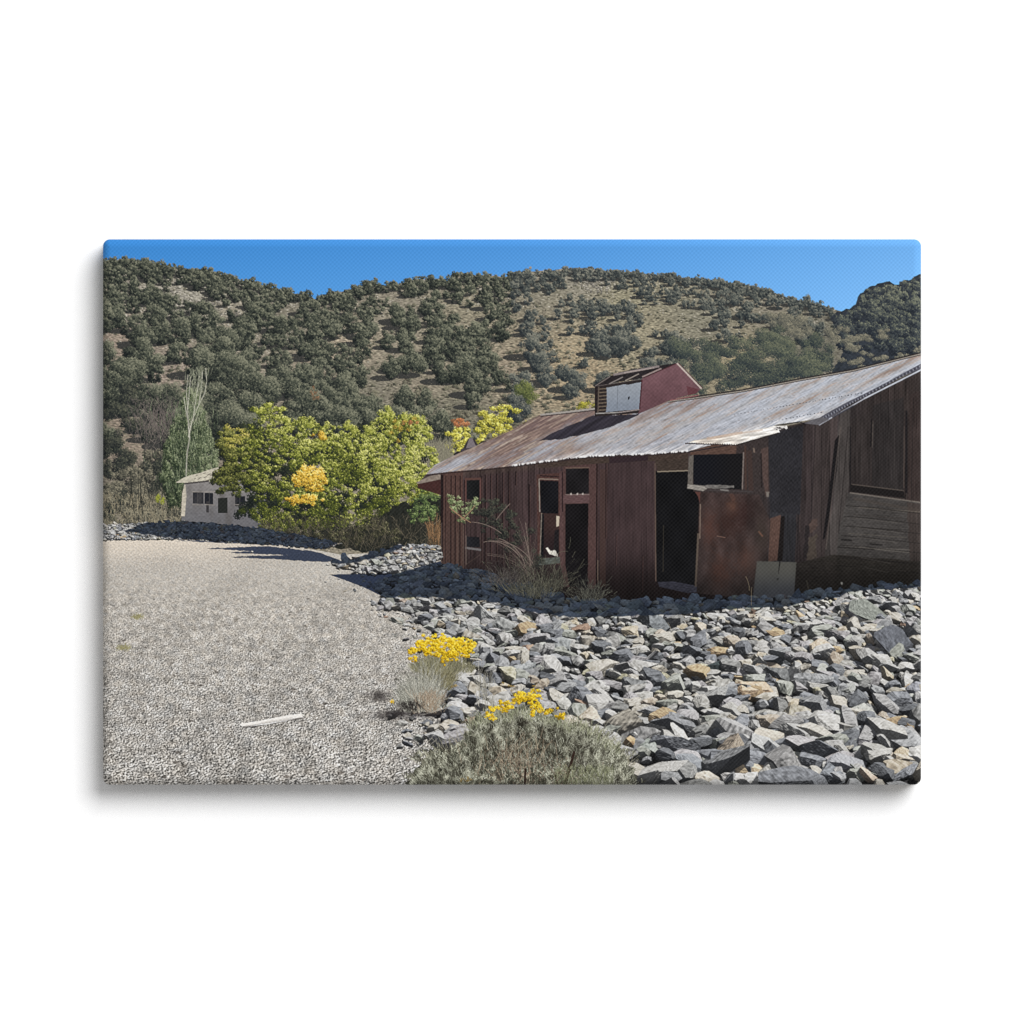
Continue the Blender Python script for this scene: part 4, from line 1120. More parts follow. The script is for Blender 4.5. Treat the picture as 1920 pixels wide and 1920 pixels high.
# the stones one notices: x, y of the foot, width, colour, flatness, tilt
for x, y, s, c, f, tl in [(1230, 1180, 64, (112, 116, 120), .24, (.1, .1)), (1411, 1300, 100, (196, 172, 146), .16, (-.1, .12)), (1275, 1368, 96, (124, 126, 130), .22, (.0, .42)), (1495, 1345, 62, (176, 170, 156), .24, (.5, .1)),
                          (1700, 1420, 52, (206, 188, 162), .22, (.1, .7)), (1630, 1462, 60, (208, 186, 166), .2, (-.2, .6)), (1190, 1290, 54, (128, 130, 132), .26, (.4, .1)), (1050, 1218, 56, (140, 144, 146), .2, (.4, .0)), (968, 1262, 50, (150, 154, 156), .22, (.3, -.1)),
                          (1680, 1210, 74, (88, 91, 98), .26, (.3, .5)), (1640, 1160, 80, (118, 122, 118), .16, (.1, .5)), (1340, 1262, 42, (64, 72, 74), .4, (.7, .0)), (1318, 1258, 26, (196, 190, 160), .4, (.4, .2)), (1425, 1448, 62, (206, 186, 158), .16, (-.1, .2)),
                          (1540, 1385, 78, (182, 178, 168), .2, (.1, .3)), (1590, 1440, 90, (150, 152, 158), .18, (.0, .35)), (1450, 1415, 84, (168, 170, 170), .18, (.0, .45)), (1375, 1405, 78, (92, 94, 98), .26, (.3, .1)), (1215, 1405, 64, (150, 156, 152), .18, (.0, -.3)),
                          (1300, 1440, 70, (130, 134, 140), .2, (.1, .5)), (1060, 1330, 44, (178, 178, 172), .3, (.2, .3)), (860, 1330, 50, (186, 184, 182), .22, (.2, .3)), (808, 1335, 46, (206, 190, 178), .2, (.1, -.1)), (845, 1352, 44, (190, 192, 196), .26, (.2, .1)),
                          (838, 1165, 26, (170, 172, 168), .34, (.2, .2)), (880, 1180, 38, (176, 178, 176), .3, (.3, .1)), (945, 1180, 58, (150, 152, 152), .2, (.45, .0)), (910, 1165, 40, (168, 170, 170), .4, (.0, .7)), (830, 1190, 22, (196, 198, 190), .4, (.1, .5)),
                          (725, 1132, 30, (130, 132, 138), .25, (.1, .1)), (760, 1130, 24, (160, 146, 136), .25, (.1, .3)), (1465, 1275, 44, (112, 114, 116), .35, (.4, .4)), (1580, 1300, 60, (150, 152, 150), .18, (.1, -.3)), (1545, 1225, 60, (198, 180, 158), .2, (.2, .4)),
                          (1620, 1345, 66, (170, 172, 166), .15, (.1, .3)), (1560, 1460, 70, (120, 124, 130), .22, (.2, .2)), (1720, 1300, 50, (140, 142, 150), .26, (.3, .2)), (1390, 1470, 60, (190, 188, 186), .26, (.0, .1)), (1150, 1445, 40, (200, 190, 176), .3, (.1, -.5)), (1182, 1400, 36, (176, 150, 120), .4, (.1, .4)), (1110, 1335, 60, (118, 108, 100), .24, (.2, .0))]:
    STONES.append((y, x, s * 1.0, (c, f, tl)))
STONES.sort(key=lambda t: t[0])
STONE_IDS = []
sl, m = pmask(FIELD)
gcol = C(58, 58, 60)
FM = np.zeros((HH, WW), bool)
for poly in (FIELD, MIDH, LEFTH):
    sl, m = pmask(rough(poly, 1.5, 8, 7))
    FM[sl] |= m
ZB[FM] = (-PY * COT)[FM]
NB[FM] = (0, 0, 1)
AB[FM] = gcol * (1 + .25 * lookup(TN, PX[FM] * 1.5, PY[FM] * 2.2))[:, None]
RB[FM] = P_RUB
HB[FM] = .05
for y, x, s, spec in STONES:
    pid = reg('stone', P_RUB)
    STONE_IDS.append(pid)
    if spec is None:
        t = TONES[q.integers(len(TONES))] if q.random() < .88 else WARM[q.integers(len(WARM))]
        dip = .22 * sstep(1250, 1600, x)
        stone(x, y, s, q, pid, C(*t) * q.uniform(.88, 1.08), q.uniform(.18, .36), (q.normal() * .30, q.normal() * .28 + dip), q.uniform(0, 3.14))
    else:
        stone(x, y, s, q, pid, C(*spec[0]), spec[1], spec[2], q.normal() * .25)

# light them: a sun behind the right shoulder of the hill, blue skylight, shadow found by marching the depths
sv = np.array([.58, .45, .69])
sv = sv / np.linalg.norm(sv)
su, sd = sv @ EV_, sv @ WV
y0, y1 = 2 * (975 - OY), HH
Z = ZB[y0:y1]
hitm = RB[y0:y1] > 0
occ = np.zeros(Z.shape, np.float32)
for t in (1.2, 2.2, 3.4, 5, 7, 9.5, 12.5, 16, 20, 25, 31):
    dx, dy = int(round(sv[0] * t * S)), int(round(su * t * S))
    Q = np.full(Z.shape, 1e9, np.float32)
    Q[dy:, :Z.shape[1] - dx] = Z[:Z.shape[0] - dy, dx:]
    ray = Z + sd * t
    o = (Q < ray - .8 - .10 * t) & (Q > ray - 60)
    occ = np.maximum(occ, o)
occ = gblur(occ, .8)
lam = np.clip(NB[y0:y1] @ sv.astype(np.float32), 0, 1)
lam = np.clip(lam * 1.35 - .02, 0, 1) ** .8
px, py = PX[y0:y1], PY[y0:y1]
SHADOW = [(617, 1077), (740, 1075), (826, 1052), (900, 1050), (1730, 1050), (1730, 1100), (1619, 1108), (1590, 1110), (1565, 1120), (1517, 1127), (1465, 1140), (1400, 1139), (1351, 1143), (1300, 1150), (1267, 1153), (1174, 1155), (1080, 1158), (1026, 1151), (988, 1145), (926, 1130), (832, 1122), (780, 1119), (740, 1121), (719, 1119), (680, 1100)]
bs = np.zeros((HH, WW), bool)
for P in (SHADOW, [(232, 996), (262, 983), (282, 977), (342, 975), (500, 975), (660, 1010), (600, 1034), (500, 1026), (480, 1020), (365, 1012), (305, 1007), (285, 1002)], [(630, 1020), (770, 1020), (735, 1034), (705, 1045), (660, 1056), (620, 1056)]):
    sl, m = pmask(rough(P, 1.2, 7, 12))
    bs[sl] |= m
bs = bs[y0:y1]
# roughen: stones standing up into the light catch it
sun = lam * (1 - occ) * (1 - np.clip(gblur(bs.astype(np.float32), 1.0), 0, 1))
ao = .42 + .58 * sstep(-.1, .9, HB[y0:y1])
up = .55 + .45 * NB[y0:y1][..., 2]
lin = np.clip(AB[y0:y1], 0, 1) ** 2.2
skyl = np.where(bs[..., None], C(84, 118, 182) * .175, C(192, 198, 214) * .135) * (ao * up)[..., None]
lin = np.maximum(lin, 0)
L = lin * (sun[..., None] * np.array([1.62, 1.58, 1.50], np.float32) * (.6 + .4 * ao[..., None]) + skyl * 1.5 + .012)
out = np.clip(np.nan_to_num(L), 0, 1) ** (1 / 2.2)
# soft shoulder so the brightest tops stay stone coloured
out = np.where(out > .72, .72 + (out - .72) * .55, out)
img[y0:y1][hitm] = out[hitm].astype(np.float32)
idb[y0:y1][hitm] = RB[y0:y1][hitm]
del Z, Q, occ, lam, lin, skyl, L, out, up, ao, NB, AB, HB
# shadow of the barn on the bare gravel, beyond the stones
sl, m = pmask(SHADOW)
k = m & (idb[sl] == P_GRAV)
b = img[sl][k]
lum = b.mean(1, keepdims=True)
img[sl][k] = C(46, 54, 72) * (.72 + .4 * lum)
# ------------------------------------------------------------------ growth along the barn wall
P_WSH = reg('shrub', label='grey half dead shrub in the shade of the barn wall')
P_WSG = reg('shrub', label='low sage clump between the stones and the barn doors')
r = R(120)
DKF = [C(30, 31, 31), C(46, 48, 44), C(62, 64, 56), C(84, 86, 72)]
foliage(crown([(930, 975, 34, 40, -.1, 1), (905, 960, 20, 26, -.05, .5), (960, 1000, 40, 40, -.12, .9), (1000, 1050, 30, 24, -.1, .4)], 26, 121, (4, 9)), DKF, 2, P_WSH, .9, 121, jit=.2, mott=.2)
n = 60
a = np.linspace(-1.5, .25, n) + r.normal(0, .12, n)
twigs(np.full(n, 996.) + r.normal(0, 6, n), np.full(n, 1072.) + r.normal(0, 8, n), a * .55, r.uniform(40, 105, n), mix(C(58, 50, 48), C(128, 114, 104), (r.random((n, 1)) ** 1.6).astype(np.float32)), P_WSH, bend=a * .55 + r.normal(0, .15, n), size=1)
for x0, y0, an, L, b in [(985, 1062, -.25, 75, -1.0), (975, 1045, -.6, 70, -1.0), (995, 1065, -.1, 62, -.2), (940, 1000, -.9, 60, -.6), (930, 975, .6, 40, .2), (1000, 1058, -.5, 110, -1.3), (992, 1050, -.05, 70, -.1)]:
    twigs([x0], [y0], [an], [L], C(122, 108, 100), P_WSH, bend=b, size=2)
n = 900
x = r.normal(1005, 34, n)
y = 1125 - np.abs(r.normal(0, 26, n)) + np.abs(x - 1005) * -.2
twigs(x, y, (x - 1005) * .012 + r.normal(0, .3, n), r.uniform(8, 24, n), mix(C(46, 46, 42), C(112, 110, 94), (r.random((n, 1)) ** 1.5).astype(np.float32)), P_WSG, bend=r.normal(0, .3, n))
n = 330
x = r.normal(1108, 15, n)
y = 1128 - np.abs(r.normal(0, 14, n))
twigs(x, y, (x - 1108) * .03 + r.normal(0, .3, n), r.uniform(5, 18, n), mix(C(46, 46, 44), C(104, 104, 92), (r.random((n, 1)) ** 1.5).astype(np.float32)), P_WSG, bend=r.normal(0, .3, n))
n = 260
x = r.normal(945, 20, n)
twigs(x, 1098 - np.abs(r.normal(0, 16, n)), (x - 945) * .02 + r.normal(0, .4, n), r.uniform(6, 20, n), mix(C(50, 46, 46), C(104, 98, 92), (r.random((n, 1)) ** 1.5).astype(np.float32)), P_WSG, bend=r.normal(0, .3, n))
P_SPR = reg('leafy_branch', label='sunlit green sprig reaching past the barn corner')
foliage(crown([(855, 950, 14, 16, .05, .5), (868, 965, 14, 16, -.02, .45), (848, 938, 9, 8, .1, .2), (890, 942, 10, 5, .12, .18), (884, 950, 10, 8, -.05, .2)], 46, 122, (2.5, 5)), [C(46, 56, 42), C(88, 102, 68), C(136, 150, 104), C(186, 194, 150)], 3, P_SPR, .8, 122, jit=.22, mott=.18)
twigs([842, 846, 862], [950, 955, 975], [2.3, 2.2, 1.0], [50, 34, 40], C(150, 120, 96), P_SPR, bend=np.array([-.2, .1, -.4]), size=2)
for x0, y0, an, L, b, c in [(1405, 1108, .0, 28, -.5, (150, 136, 112)), (1409, 1135, -.12, 34, .25, (150, 136, 112)), (1266, 1205, -.2, 40, -.3, (196, 188, 170)), (1255, 1225, .9, 34, -.3, (200, 194, 178)), (1120, 1088, 0, 38, 0, (112, 100, 88))]:
    twigs([x0], [y0], [an], [L], C(*c), P_WSG, bend=b, size=1)

# ------------------------------------------------------------------ foreground plants
for x, y, rx, ry, a in [(745, 1337, 40, 6, .9), (712, 1304, 16, 9, .75), (800, 1340, 20, 5, .6), (730, 1345, 30, 5, .5), (690, 1300, 8, 3, .4), (760, 1262, 12, 3, .4)]:
    soft(x, y, rx, ry, C(48, 44, 44), a, BLF)
FLW = [C(122, 100, 24), C(190, 150, 24), C(228, 186, 28), C(244, 212, 52), C(250, 230, 110)]
P_RBA = reg('rabbitbrush', label='rabbitbrush with a broad cap of yellow flowers')
P_RBAF = reg('flowers', P_RBA, stuff=True)
r = R(130)
n = 900
t = r.uniform(-1, 1, n)
x = 822 + t * 20 + r.normal(0, 5, n)
y = 1296 - r.random(n) * 46
twigs(x, y, t * .75 + r.normal(0, .16, n), r.uniform(14, 36, n), mix(C(78, 74, 54), C(162, 156, 124), r.random((n, 1)).astype(np.float32)), P_RBA, bend=r.normal(0, .3, n))
n = 700
x = r.uniform(775, 885, n)
twigs(x, 1262 - 30 * (1 - ((x - 830) / 60) ** 2) * r.random(n), (x - 828) * .008 + r.normal(0, .25, n), r.uniform(8, 20, n), mix(C(86, 84, 66), C(160, 156, 126), r.random((n, 1)).astype(np.float32)), P_RBA)
foliage(crown([(820, 1203, 36, 11, .05, .8), (862, 1206, 28, 10, .06, .6), (800, 1213, 24, 10, 0, .45), (838, 1218, 44, 12, -.06, .7), (842, 1231, 26, 8, -.08, .3), (772, 1222, 6, 6, -.02, .15), (776, 1234, 4, 6, -.1, .08), (884, 1212, 9, 8, 0, .2), (860, 1222, 24, 8, -.05, .3)], 85, 131, (2.5, 5)), FLW, 3, P_RBAF, 2.3, 131, jit=.2, mott=.16)
P_GRY = reg('grey_bush', label='pale silvery dry bush at the edge of the gravel')
n = 1700
t = r.uniform(-1, 1, n)
x = 790 + t * 26 + r.normal(0, 7, n)
y = 1336 - np.abs(r.normal(0, 26, n))
twigs(x, y, t * .6 - .12 + r.normal(0, .2, n), r.uniform(12, 38, n), mix(C(88, 88, 80), C(208, 206, 192), (r.random((n, 1)) ** .9).astype(np.float32)), P_GRY, bend=r.normal(0, .35, n))
n = 260
twigs(r.normal(806, 14, n), r.uniform(1305, 1338, n), r.normal(.1, .4, n), r.uniform(8, 22, n), mix(C(112, 98, 82), C(190, 172, 150), r.random((n, 1)).astype(np.float32)), P_GRY, bend=r.normal(0, .4, n))
n = 200
twigs(r.normal(765, 16, n), r.uniform(1320, 1338, n), r.normal(-.2, .5, n), r.uniform(5, 14, n), C(46, 42, 40), P_GRY)
foliage([(736 + r.normal() * 3, 1316 + r.normal() * 3, 3, 3, 0, -.1) for k in range(3)], FLW[1:4], 2, P_GRY, .6, 6)
# the front stones belong before the bush
P_SGB = reg('sagebrush', label='big grey green sagebrush at the bottom edge of the picture')
P_SGF = reg('flowers', P_SGB, stuff=True)
P_SGS = [reg('stem', P_SGB) for k in range(4)]
SG = [(762, 1490), (768, 1462), (780, 1440), (800, 1418), (822, 1404), (848, 1400), (866, 1392), (872, 1372), (884, 1352), (905, 1340), (930, 1332), (955, 1336), (975, 1326), (1000, 1334), (1020, 1340), (1046, 1344), (1064, 1356), (1092, 1358), (1118, 1372), (1130, 1384), (1152, 1394), (1166, 1412), (1180, 1428), (1190, 1452), (1200, 1490)]
sl, m = fill(rough(SG, 5, 6, 9), C(66, 66, 56), P_SGB, BLF, .5)
r = R(140)
LOBES = [(830, 1450, 62, 52, .0), (800, 1470, 40, 30, .0), (920, 1375, 46, 40, .05), (900, 1420, 50, 40, -.06), (960, 1362, 46, 36, .05), (1015, 1372, 46, 38, .04), (985, 1420, 50, 40, -.2), (1060, 1390, 48, 40, .03), (1105, 1395, 44, 36, .04), (1140, 1425, 44, 40, .05), (1085, 1440, 54, 40, -.05), (1150, 1465, 46, 30, .04),
         (1030, 1465, 50, 30, -.12), (960, 1470, 54, 26, -.14), (890, 1475, 54, 26, -.02), (1110, 1475, 50, 24, .06)]
LOBES.sort(key=lambda c: c[1] + c[3])
for x0, y0, rx, ry, tb in LOBES:
    rx, ry = rx * .9, ry * .9
    n = int(rx * ry * .62)
    a, u = r.uniform(0, 2 * math.pi, n), np.sqrt(r.random(n))
    ox, oy = np.cos(a) * u, np.sin(a) * u
    wob = 1 + .22 * np.sin(a * 5 + x0) + .16 * np.sin(a * 9 + y0) + .12 * np.sin(a * 17 + x0 * 2)
    x, y = x0 + ox * rx * wob, y0 + oy * ry * wob
    o = np.argsort(y + r.normal(0, 8, n))
    x, y, ox, oy = x[o], y[o], ox[o], oy[o]
    lump = lookup(TN, x * .45, y * .5)
    t = np.clip(.50 + tb - .16 * oy + .07 * ox + .24 * lump + r.normal(0, .27, n), 0, 1)[:, None]
    c0 = np.where(t < .5, mix(C(48, 46, 38), C(112, 111, 95), t * 2), mix(C(112, 111, 95), C(204, 204, 184), t * 2 - 1))
    core = np.exp(-((x - 968) / 50) ** 2 - ((y - 1428) / 30) ** 2) + .8 * np.exp(-((x - 1062) / 28) ** 2 - ((y - 1452) / 28) ** 2)
    br = r.random(n) < .8 * core
    c0[br] = mix(C(60, 50, 43), C(178, 162, 142), r.random((int(br.sum()), 1)) ** 1.3)
    twigs(x, y, ox * .7 + r.normal(0, .4, n), r.uniform(2, 8, n), c0.astype(np.float32), P_SGB, bend=r.normal(0, .6, n), size=2)
    k = r.random(n) < .5
    splat(x[k] + r.normal(0, 2, k.sum()), y[k] + r.normal(0, 2, k.sum()), np.clip(c0[k] * r.uniform(.8, 1.3, (k.sum(), 1)), 0, 1).astype(np.float32), 3, P_SGB)
n = 240
x = r.uniform(790, 1185, n)
yt = np.interp(x, [p[0] for p in SG], [p[1] for p in SG])
twigs(x, yt + r.uniform(0, 16, n), r.normal(0, .35, n) + (x - 985) * .003, r.uniform(14, 34, n), mix(C(104, 100, 84), C(184, 180, 158), r.random((n, 1)).astype(np.float32)), P_SGB, bend=r.normal(0, .4, n))
for k in range(90):          # dark gaps between the sprays
    x = r.uniform(800, 1180)
    soft(x, float(np.interp(x, [p[0] for p in SG], [p[1] for p in SG])) + r.uniform(16, 90), r.uniform(4, 10), r.uniform(5, 12), C(44, 41, 34), .75, BLF)
n = 2600
x = r.uniform(780, 1190, n)
y = np.interp(x, [p[0] for p in SG], [p[1] for p in SG]) + r.uniform(8, 120, n)
twigs(x, y, r.normal(0, .45, n) + (x - 985) * .002, r.uniform(4, 13, n), mix(C(92, 94, 78), C(206, 206, 188), r.random((n, 1)).astype(np.float32)), P_SGB, bend=r.normal(0, .5, n))
n = 420
x = r.uniform(880, 1160, n)
yt = np.interp(x, [p[0] for p in SG], [p[1] for p in SG])
twigs(x, yt + r.uniform(0, 22, n), r.normal(0, .25, n) + (x - 990) * .002, r.uniform(8, 20, n), mix(C(104, 108, 84), C(178, 180, 150), r.random((n, 1)).astype(np.float32)), P_SGB, bend=r.normal(0, .3, n))
n = 90
twigs(r.normal(970, 34, n), r.uniform(1400, 1470, n), r.normal(.1, .4, n), r.uniform(20, 48, n), mix(C(110, 96, 80), C(196, 178, 152), r.random((n, 1)).astype(np.float32)), P_SGB, bend=r.normal(0, .3, n))
for a, b, w, g in [((1077, 1408), (1068, 1440), 5, 0), ((1068, 1440), (1058, 1475), 7, 0), ((985, 1440), (984, 1475), 4, 1), ((1040, 1452), (1046, 1475), 3, 2)]:
    line(a, b, w, C(50, 36, 30), P_SGS[g])
n = 900
x, y = r.uniform(1040, 1150, n), r.uniform(1440, 1490, n)
twigs(x, y, r.normal(0, .35, n), r.uniform(4, 12, n), mix(C(70, 74, 56), C(162, 164, 130), r.random((n, 1)).astype(np.float32)), P_SGB)
foliage(crown([(985, 1307, 20, 6, .05, .7), (968, 1312, 8, 4, 0, .15), (1003, 1306, 10, 8, 0, .25), (998, 1320, 8, 4, 0, .12), (925, 1328, 10, 5, .02, .22), (955, 1322, 9, 5, 0, .18), (945, 1330, 8, 4, -.05, .1), (1012, 1328, 7, 5, -.03, .14), (1000, 1335, 7, 3, 0, .12), (918, 1344, 7, 4, -.02, .14), (1030, 1332, 8, 3, -.05, .1), (940, 1318, 5, 4, -.1, .08), (1052, 1342, 10, 6, -.16, .14)], 80, 141, (2.4, 4.6)), FLW, 3, P_SGF, 1.6, 141, jit=.2, mott=.14)
foliage(crown([(870, 1462, 14, 10, -.1, .3), (1012, 1290, 14, 8, -.1, .2), (952, 1290, 12, 12, -.1, .15), (855, 1290, 6, 6, -.1, .1)], 30, 142, (2, 3.6)), [C(96, 82, 52), C(150, 126, 70), C(190, 160, 84)], 2, P_SGF, .5, 142)
n = 60
twigs(r.normal(908, 10, n), r.uniform(1285, 1330, n), r.normal(0, .2, n), r.uniform(18, 52, n), mix(C(120, 116, 104), C(204, 200, 186), r.random((n, 1)).astype(np.float32)), P_SGB, bend=r.normal(0, .3, n))
twigs([803, 800, 790], [1398, 1392, 1340], [1.0, .9, 1.4], [22, 16, 30], C(196, 190, 178), P_GRY, bend=-.2)

P_STK = reg('wooden_stick', label='bleached white wooden slat lying on the gravel')
fill([(452, 1358), (566, 1343), (570, 1347), (470, 1364), (456, 1364)], C(72, 68, 66), None, alpha=.7)
fill([(448.5, 1357), (486, 1351), (540, 1340.5), (566, 1337.5), (568.5, 1344.5), (540, 1350.5), (500, 1358), (455, 1362.5)], C(238, 234, 228), P_STK, lookup(TS, PY * 3 + PX * .5, PX * .7), .03)
line((455, 1362), (566, 1345), 1.2, C(150, 144, 138), P_STK); line((490, 1354.5), (550, 1345), 1, C(190, 184, 176), P_STK)

# ------------------------------------------------------------------ what the picture's printing adds: a crisp, slightly over-sharpened file
INK = img.reshape(H, S, W, S, 3).mean((1, 3))
INK = np.clip(INK + .55 * (INK - gblur(INK, 1.1)), 0, 1).astype(np.float32)
IDS = idb[::S, ::S].copy()
del img, idb, ZB, RB
# ==== SCENE
import bpy

U = 0.9144 / W                # metres per ink dot: a 36 x 24 inch canvas
CW, CH, T = W * U, H * U, 0.042
BEV, RAD = 16.0, 13.0         # rounding of the front edge and of the corners, in dots
EXPOSED = 1.19                # light that falls on the canvas front (white wall clips), so ink is thinner than it looks
sc = bpy.context.scene
col = sc.collection

# ------------------------------------------------------------------ materials


def new_mat(name):
    m = bpy.data.materials.new(name)
    m.use_nodes = True
    nt = m.node_tree
    return m, nt, nt.nodes['Principled BSDF']


def math_node(nt, op, a, b=None):
    n = nt.nodes.new('ShaderNodeMath')
    n.operation = op
    for i, v in enumerate((a, b)):
        if v is None:
            continue
        if isinstance(v, (int, float)):
            n.inputs[i].default_value = v
        else:
            nt.links.new(v, n.inputs[i])
    return n.outputs[0]


def canvas_material():
    """ink on woven cotton: the weave shows as a fine diagonal tooth in colour and relief"""
    m, nt, bs = new_mat('printed_canvas')
    tc = nt.nodes.new('ShaderNodeTexCoord')
    sp = nt.nodes.new('ShaderNodeSeparateXYZ')
    nt.links.new(tc.outputs['Object'], sp.inputs[0])
    x, z = sp.outputs['X'], sp.outputs['Z']
    k = 2 * math.pi / (7.6 * U)
    d1 = math_node(nt, 'SINE', math_node(nt, 'MULTIPLY', math_node(nt, 'SUBTRACT', x, z), k))
    d2 = math_node(nt, 'SINE', math_node(nt, 'MULTIPLY', math_node(nt, 'ADD', x, z), k * 0.93))
    nz = nt.nodes.new('ShaderNodeTexNoise')
    nz.inputs['Scale'].default_value = 190
    nz.inputs['Detail'].default_value = 2
    nt.links.new(tc.outputs['Object'], nz.inputs['Vector'])
    w = math_node(nt, 'ADD', math_node(nt, 'MULTIPLY', d1, .62), math_node(nt, 'MULTIPLY', d2, .38))
    w = math_node(nt, 'MULTIPLY', w, math_node(nt, 'ADD', math_node(nt, 'MULTIPLY', nz.outputs[0], 1.2), .4))
    at = nt.nodes.new('ShaderNodeAttribute')
    at.attribute_name = 'ink'
    sc_ = nt.nodes.new('ShaderNodeVectorMath')
    sc_.operation = 'SCALE'
    nt.links.new(at.outputs['Color'], sc_.inputs[0])
    nt.links.new(math_node(nt, 'ADD', math_node(nt, 'MULTIPLY', w, .075), 1.0), sc_.inputs['Scale'])
    ad = nt.nodes.new('ShaderNodeVectorMath')
    ad.operation = 'ADD'
    nt.links.new(sc_.outputs[0], ad.inputs[0])
    lift = math_node(nt, 'ADD', math_node(nt, 'MULTIPLY', w, .0035), .0)
    nt.links.new(lift, ad.inputs[1])
    nt.links.new(ad.outputs[0], bs.inputs['Base Color'])
    bs.inputs['Roughness'].default_value = .92
    bs.inputs['Specular IOR Level'].default_value = .08
    bp = nt.nodes.new('ShaderNodeBump')
    bp.inputs['Strength'].default_value = .12
    bp.inputs['Distance'].default_value = .0006
    nt.links.new(w, bp.inputs['Height'])
    nt.links.new(bp.outputs[0], bs.inputs['Normal'])
    return m


def wall_material():
    m, nt, bs = new_mat('white_wall_paint')
    nz = nt.nodes.new('ShaderNodeTexNoise')
    nz.inputs['Scale'].default_value = 90
    nz.inputs['Detail'].default_value = 4
    tc = nt.nodes.new('ShaderNodeTexCoord')
    nt.links.new(tc.outputs['Object'], nz.inputs['Vector'])
    cr = nt.nodes.new('ShaderNodeValToRGB')
    cr.color_ramp.elements[0].color = (.93, .93, .93, 1)
    cr.color_ramp.elements[1].color = (.955, .955, .955, 1)
    nt.links.new(nz.outputs[0], cr.inputs[0])
    nt.links.new(cr.outputs[0], bs.inputs['Base Color'])
    bs.inputs['Roughness'].default_value = .95
    bs.inputs['Specular IOR Level'].default_value = .05
    return m


M_CANVAS, M_WALL = canvas_material(), wall_material()

# ------------------------------------------------------------------ the canvas
root = bpy.data.objects.new('canvas_print', None)
ZC = 1.5
root.location = (0, 0, ZC - CH / 2)
root.empty_display_size = .1
root['label'] = 'stretched canvas print of a rusty roofed red barn, hanging on the white wall'
root['category'] = 'canvas print'
col.objects.link(root)

# ink: display values to the reflectance that gives them under this light
lin = np.where(INK <= .04045, INK / 12.92, ((INK + .055) / 1.055) ** 2.4) / EXPOSED
RGBA = np.ones((H * W, 4), np.float32)
RGBA[:, :3] = np.clip(lin, 0.0, .98).reshape(-1, 3)

gx, gy = np.meshgrid(np.linspace(0, W, W), np.linspace(0, H, H))      # dots -> canvas, edge to edge
cx, cy = np.clip(gx, RAD, W - RAD), np.clip(gy, RAD, H - RAD)
ex, ey = gx - cx, gy - cy
el = np.hypot(ex, ey)
outer = (np.abs(ex) > 0) & (np.abs(ey) > 0)
over = outer & (el > RAD)
drop_v = outer & (el > RAD + 1.5)
k = np.where(over, RAD / np.maximum(el, 1e-6), 1)
gx, gy = cx + ex * k, cy + ey * k
edge = np.minimum(np.minimum(gx, W - gx), np.minimum(gy, H - gy))
edge = np.where(outer, RAD - np.minimum(el, RAD), edge)
q = np.clip(BEV - edge, 0, BEV)
dropz = BEV - np.sqrt(np.maximum(BEV * BEV - q * q, 0))
VX = (gx * U - CW / 2).ravel()
VY = (-T + dropz * U).ravel()
VZ = (CH - gy * U).ravel()
V = np.stack([VX, VY, VZ], 1).astype(np.float32)


# the many small pictured stones and trees: the 100 that show largest stay parts, the rest become one part
def keep_largest(ids, rest, n=100):
    cnt = np.bincount(IDS.ravel(), minlength=len(PARTS))
    order = sorted(ids, key=lambda i: -cnt[i])
    lut = np.arange(len(PARTS))
    for i in order[n:]:
        lut[i] = rest
    return lut[IDS]


IDS = keep_largest(STONE_IDS, P_RUB)
P_FAR = reg('juniper_scatter', P_HILL, label='the many smaller dark junipers on the slope', stuff=True)
IDS = keep_largest(TREE_IDS, P_FAR)
cnt = np.bincount(IDS.ravel(), minlength=len(PARTS))
lut = np.arange(len(PARTS))
for i in range(1, len(PARTS)):        # slivers of a few dots go to what they belong to
    if 0 < cnt[i] < 40:
        lut[i] = PARTS[i]['parent'] or i
IDS = lut[IDS]

ok = ~drop_v
okq = ok[:-1, :-1] & ok[1:, :-1] & ok[:-1, 1:] & ok[1:, 1:]
qid = np.where(okq, IDS[:-1, :-1], 0).ravel()
v00 = (np.arange(H - 1)[:, None] * W + np.arange(W - 1)[None, :]).ravel()
order = np.argsort(qid, kind='stable')
bounds = np.searchsorted(qid[order], np.arange(len(PARTS) + 1))


def quads_mesh(name, verts, faces, rgba, mat):
    me = bpy.data.meshes.new(name)
    me.vertices.add(len(verts))
    me.vertices.foreach_set('co', np.ascontiguousarray(verts, np.float32).ravel())
    me.loops.add(faces.size)
    me.loops.foreach_set('vertex_index', np.ascontiguousarray(faces, np.int32).ravel())
    me.polygons.add(len(faces))
    me.polygons.foreach_set('loop_start', np.arange(0, faces.size, 4, dtype=np.int32))
    me.polygons.foreach_set('use_smooth', np.ones(len(faces), bool))
    a = me.attributes.new('ink', 'FLOAT_COLOR', 'POINT')
    a.data.foreach_set('color', np.ascontiguousarray(rgba, np.float32).ravel())
    me.materials.append(mat)
    me.update(calc_edges=True)
    return me


made = {}


def make_part(i):
    if i in made:
        return made[i]
    p = PARTS[i]
    par = make_part(p['parent']) if p['parent'] else root
    f = order[bounds[i]:bounds[i + 1]]
    a = v00[f]
    faces = np.stack([a, a + W, a + W + 1, a + 1], 1)
    uniq, inv = np.unique(faces, return_inverse=True)
    me = quads_mesh(p['name'], V[uniq], inv.reshape(-1, 4), RGBA[uniq], M_CANVAS)
    o = bpy.data.objects.new(p['name'], me)
    o.parent = par
    if p['label']:
        o['label'] = p['label']
    if p['stuff']:
        o['kind'] = 'stuff'
    col.objects.link(o)
    made[i] = o
    return o


for i in range(1, len(PARTS)):
    if bounds[i + 1] > bounds[i]:
        make_part(i)

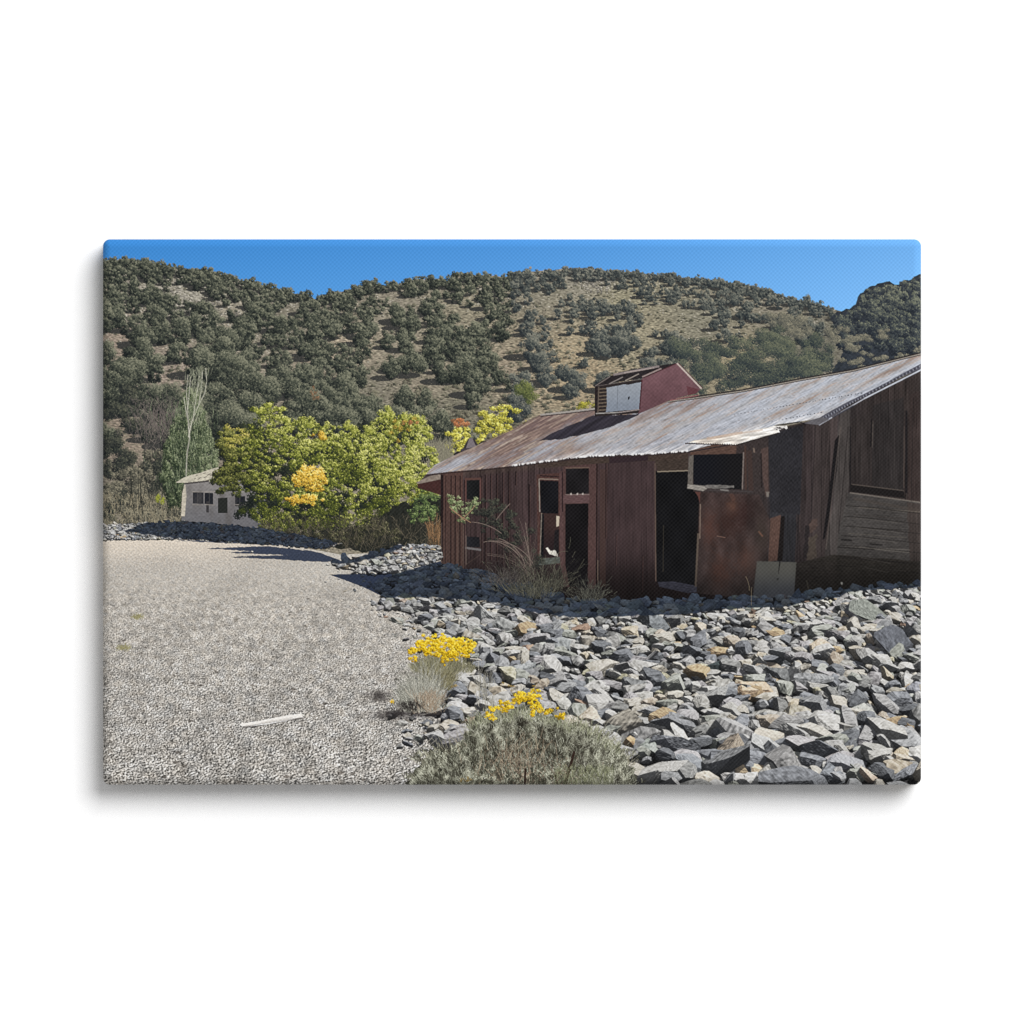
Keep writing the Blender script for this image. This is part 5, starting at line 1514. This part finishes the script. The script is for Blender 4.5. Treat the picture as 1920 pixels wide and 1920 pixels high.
# the sides: the picture folded round the stretcher, mirrored
per = []
for (ax, ay), (bx, by) in (((RAD, 0), (W - RAD, 0)), ((W, RAD), (W, H - RAD)), ((W - RAD, H), (RAD, H)), ((0, H - RAD), (0, RAD))):
    n = int(max(abs(bx - ax), abs(by - ay)) / 3)
    per += [(ax + (bx - ax) * t / n, ay + (by - ay) * t / n) for t in range(n)]
    a0 = math.atan2(ay - H / 2, ax - W / 2)
    ccx, ccy = (W - RAD if bx > W / 2 else RAD), (RAD if by < H / 2 else H - RAD)
    s0 = math.atan2(by - ccy, bx - ccx)
    per += [(ccx + RAD * math.cos(s0 + math.pi / 2 * t / 10), ccy + RAD * math.sin(s0 + math.pi / 2 * t / 10)) for t in range(10)]
per = np.array(per)
n, ST = len(per), 16
depth = np.linspace(BEV, T / U - 1.0, ST)
inx = np.clip(per[:, 0], 30, W - 31)
iny = np.clip(per[:, 1], 30, H - 31)
vd = np.stack([inx - per[:, 0], iny - per[:, 1]], 1)
vd /= np.maximum(np.linalg.norm(vd, axis=1), 1e-6)[:, None]
vs, cs = [], []
for d in depth:
    vs.append(np.stack([per[:, 0] * U - CW / 2, np.full(n, -T + d * U), CH - per[:, 1] * U], 1))
    jx = np.clip(per[:, 0] + vd[:, 0] * (d - BEV), 0, W - 1).astype(int)
    jy = np.clip(per[:, 1] + vd[:, 1] * (d - BEV), 0, H - 1).astype(int)
    cs.append(RGBA[jy * W + jx])
idx = np.arange(ST * n).reshape(ST, n)
nx = np.roll(idx, -1, 1)
faces = np.stack([idx[:-1], nx[:-1], nx[1:], idx[1:]], -1).reshape(-1, 4)
me = quads_mesh('canvas_side', np.concatenate(vs), faces, np.concatenate(cs), M_CANVAS)
side = bpy.data.objects.new('canvas_side', me)
side['label'] = 'folded canvas edge carrying on the picture'
side.parent = root
col.objects.link(side)

# ------------------------------------------------------------------ the wall
wm = bpy.data.meshes.new('wall')
wm.from_pydata([(-6, 0, -2), (6, 0, -2), (6, 0, 5), (-6, 0, 5), (-6, .1, -2), (6, .1, -2), (6, .1, 5), (-6, .1, 5)], [],
               [(0, 1, 2, 3), (5, 4, 7, 6), (4, 5, 1, 0), (3, 2, 6, 7), (1, 5, 6, 2), (4, 0, 3, 7)])
wm.materials.append(M_WALL)
wall = bpy.data.objects.new('wall', wm)
wall['label'] = 'plain white studio wall behind the canvas'
wall['kind'] = 'structure'
col.objects.link(wall)

# ------------------------------------------------------------------ light: one big softbox up to the right, white room all round
world = bpy.data.worlds.new('World')
sc.world = world
world.use_nodes = True
bg = world.node_tree.nodes['Background']
bg.inputs['Color'].default_value = (1, 1, 1, 1)
bg.inputs['Strength'].default_value = .40

L = bpy.data.lights.new('softbox', 'AREA')
L.shape = 'DISK'
L.size = 15.5
L.energy = 5350
lo = bpy.data.objects.new('softbox', L)
lo.location = (9.0, -16.0, ZC + 10.6)
from mathutils import Vector
lo.rotation_euler = (Vector((0, 0, ZC)) - Vector(lo.location)).to_track_quat('-Z', 'Y').to_euler()
col.objects.link(lo)

# ------------------------------------------------------------------ camera
cam = bpy.data.cameras.new('camera')
cam.sensor_width = 36
D = 6.0
cam.lens = 36 * D / (1920 * U)
cam.clip_end = 100
co = bpy.data.objects.new('camera', cam)
co.location = (0, -T - D, ZC)
co.rotation_euler = (math.pi / 2, 0, 0)
col.objects.link(co)
sc.camera = co

sc.view_settings.view_transform = 'Standard'
sc.view_settings.look = 'None'
sc.view_settings.exposure = 0
sc.view_settings.gamma = 1
sc.view_settings.use_curve_mapping = False
sc.render.engine = 'CYCLES'
sc.cycles.max_bounces = 4
sc.cycles.diffuse_bounces = 3
sc.cycles.use_denoising = False
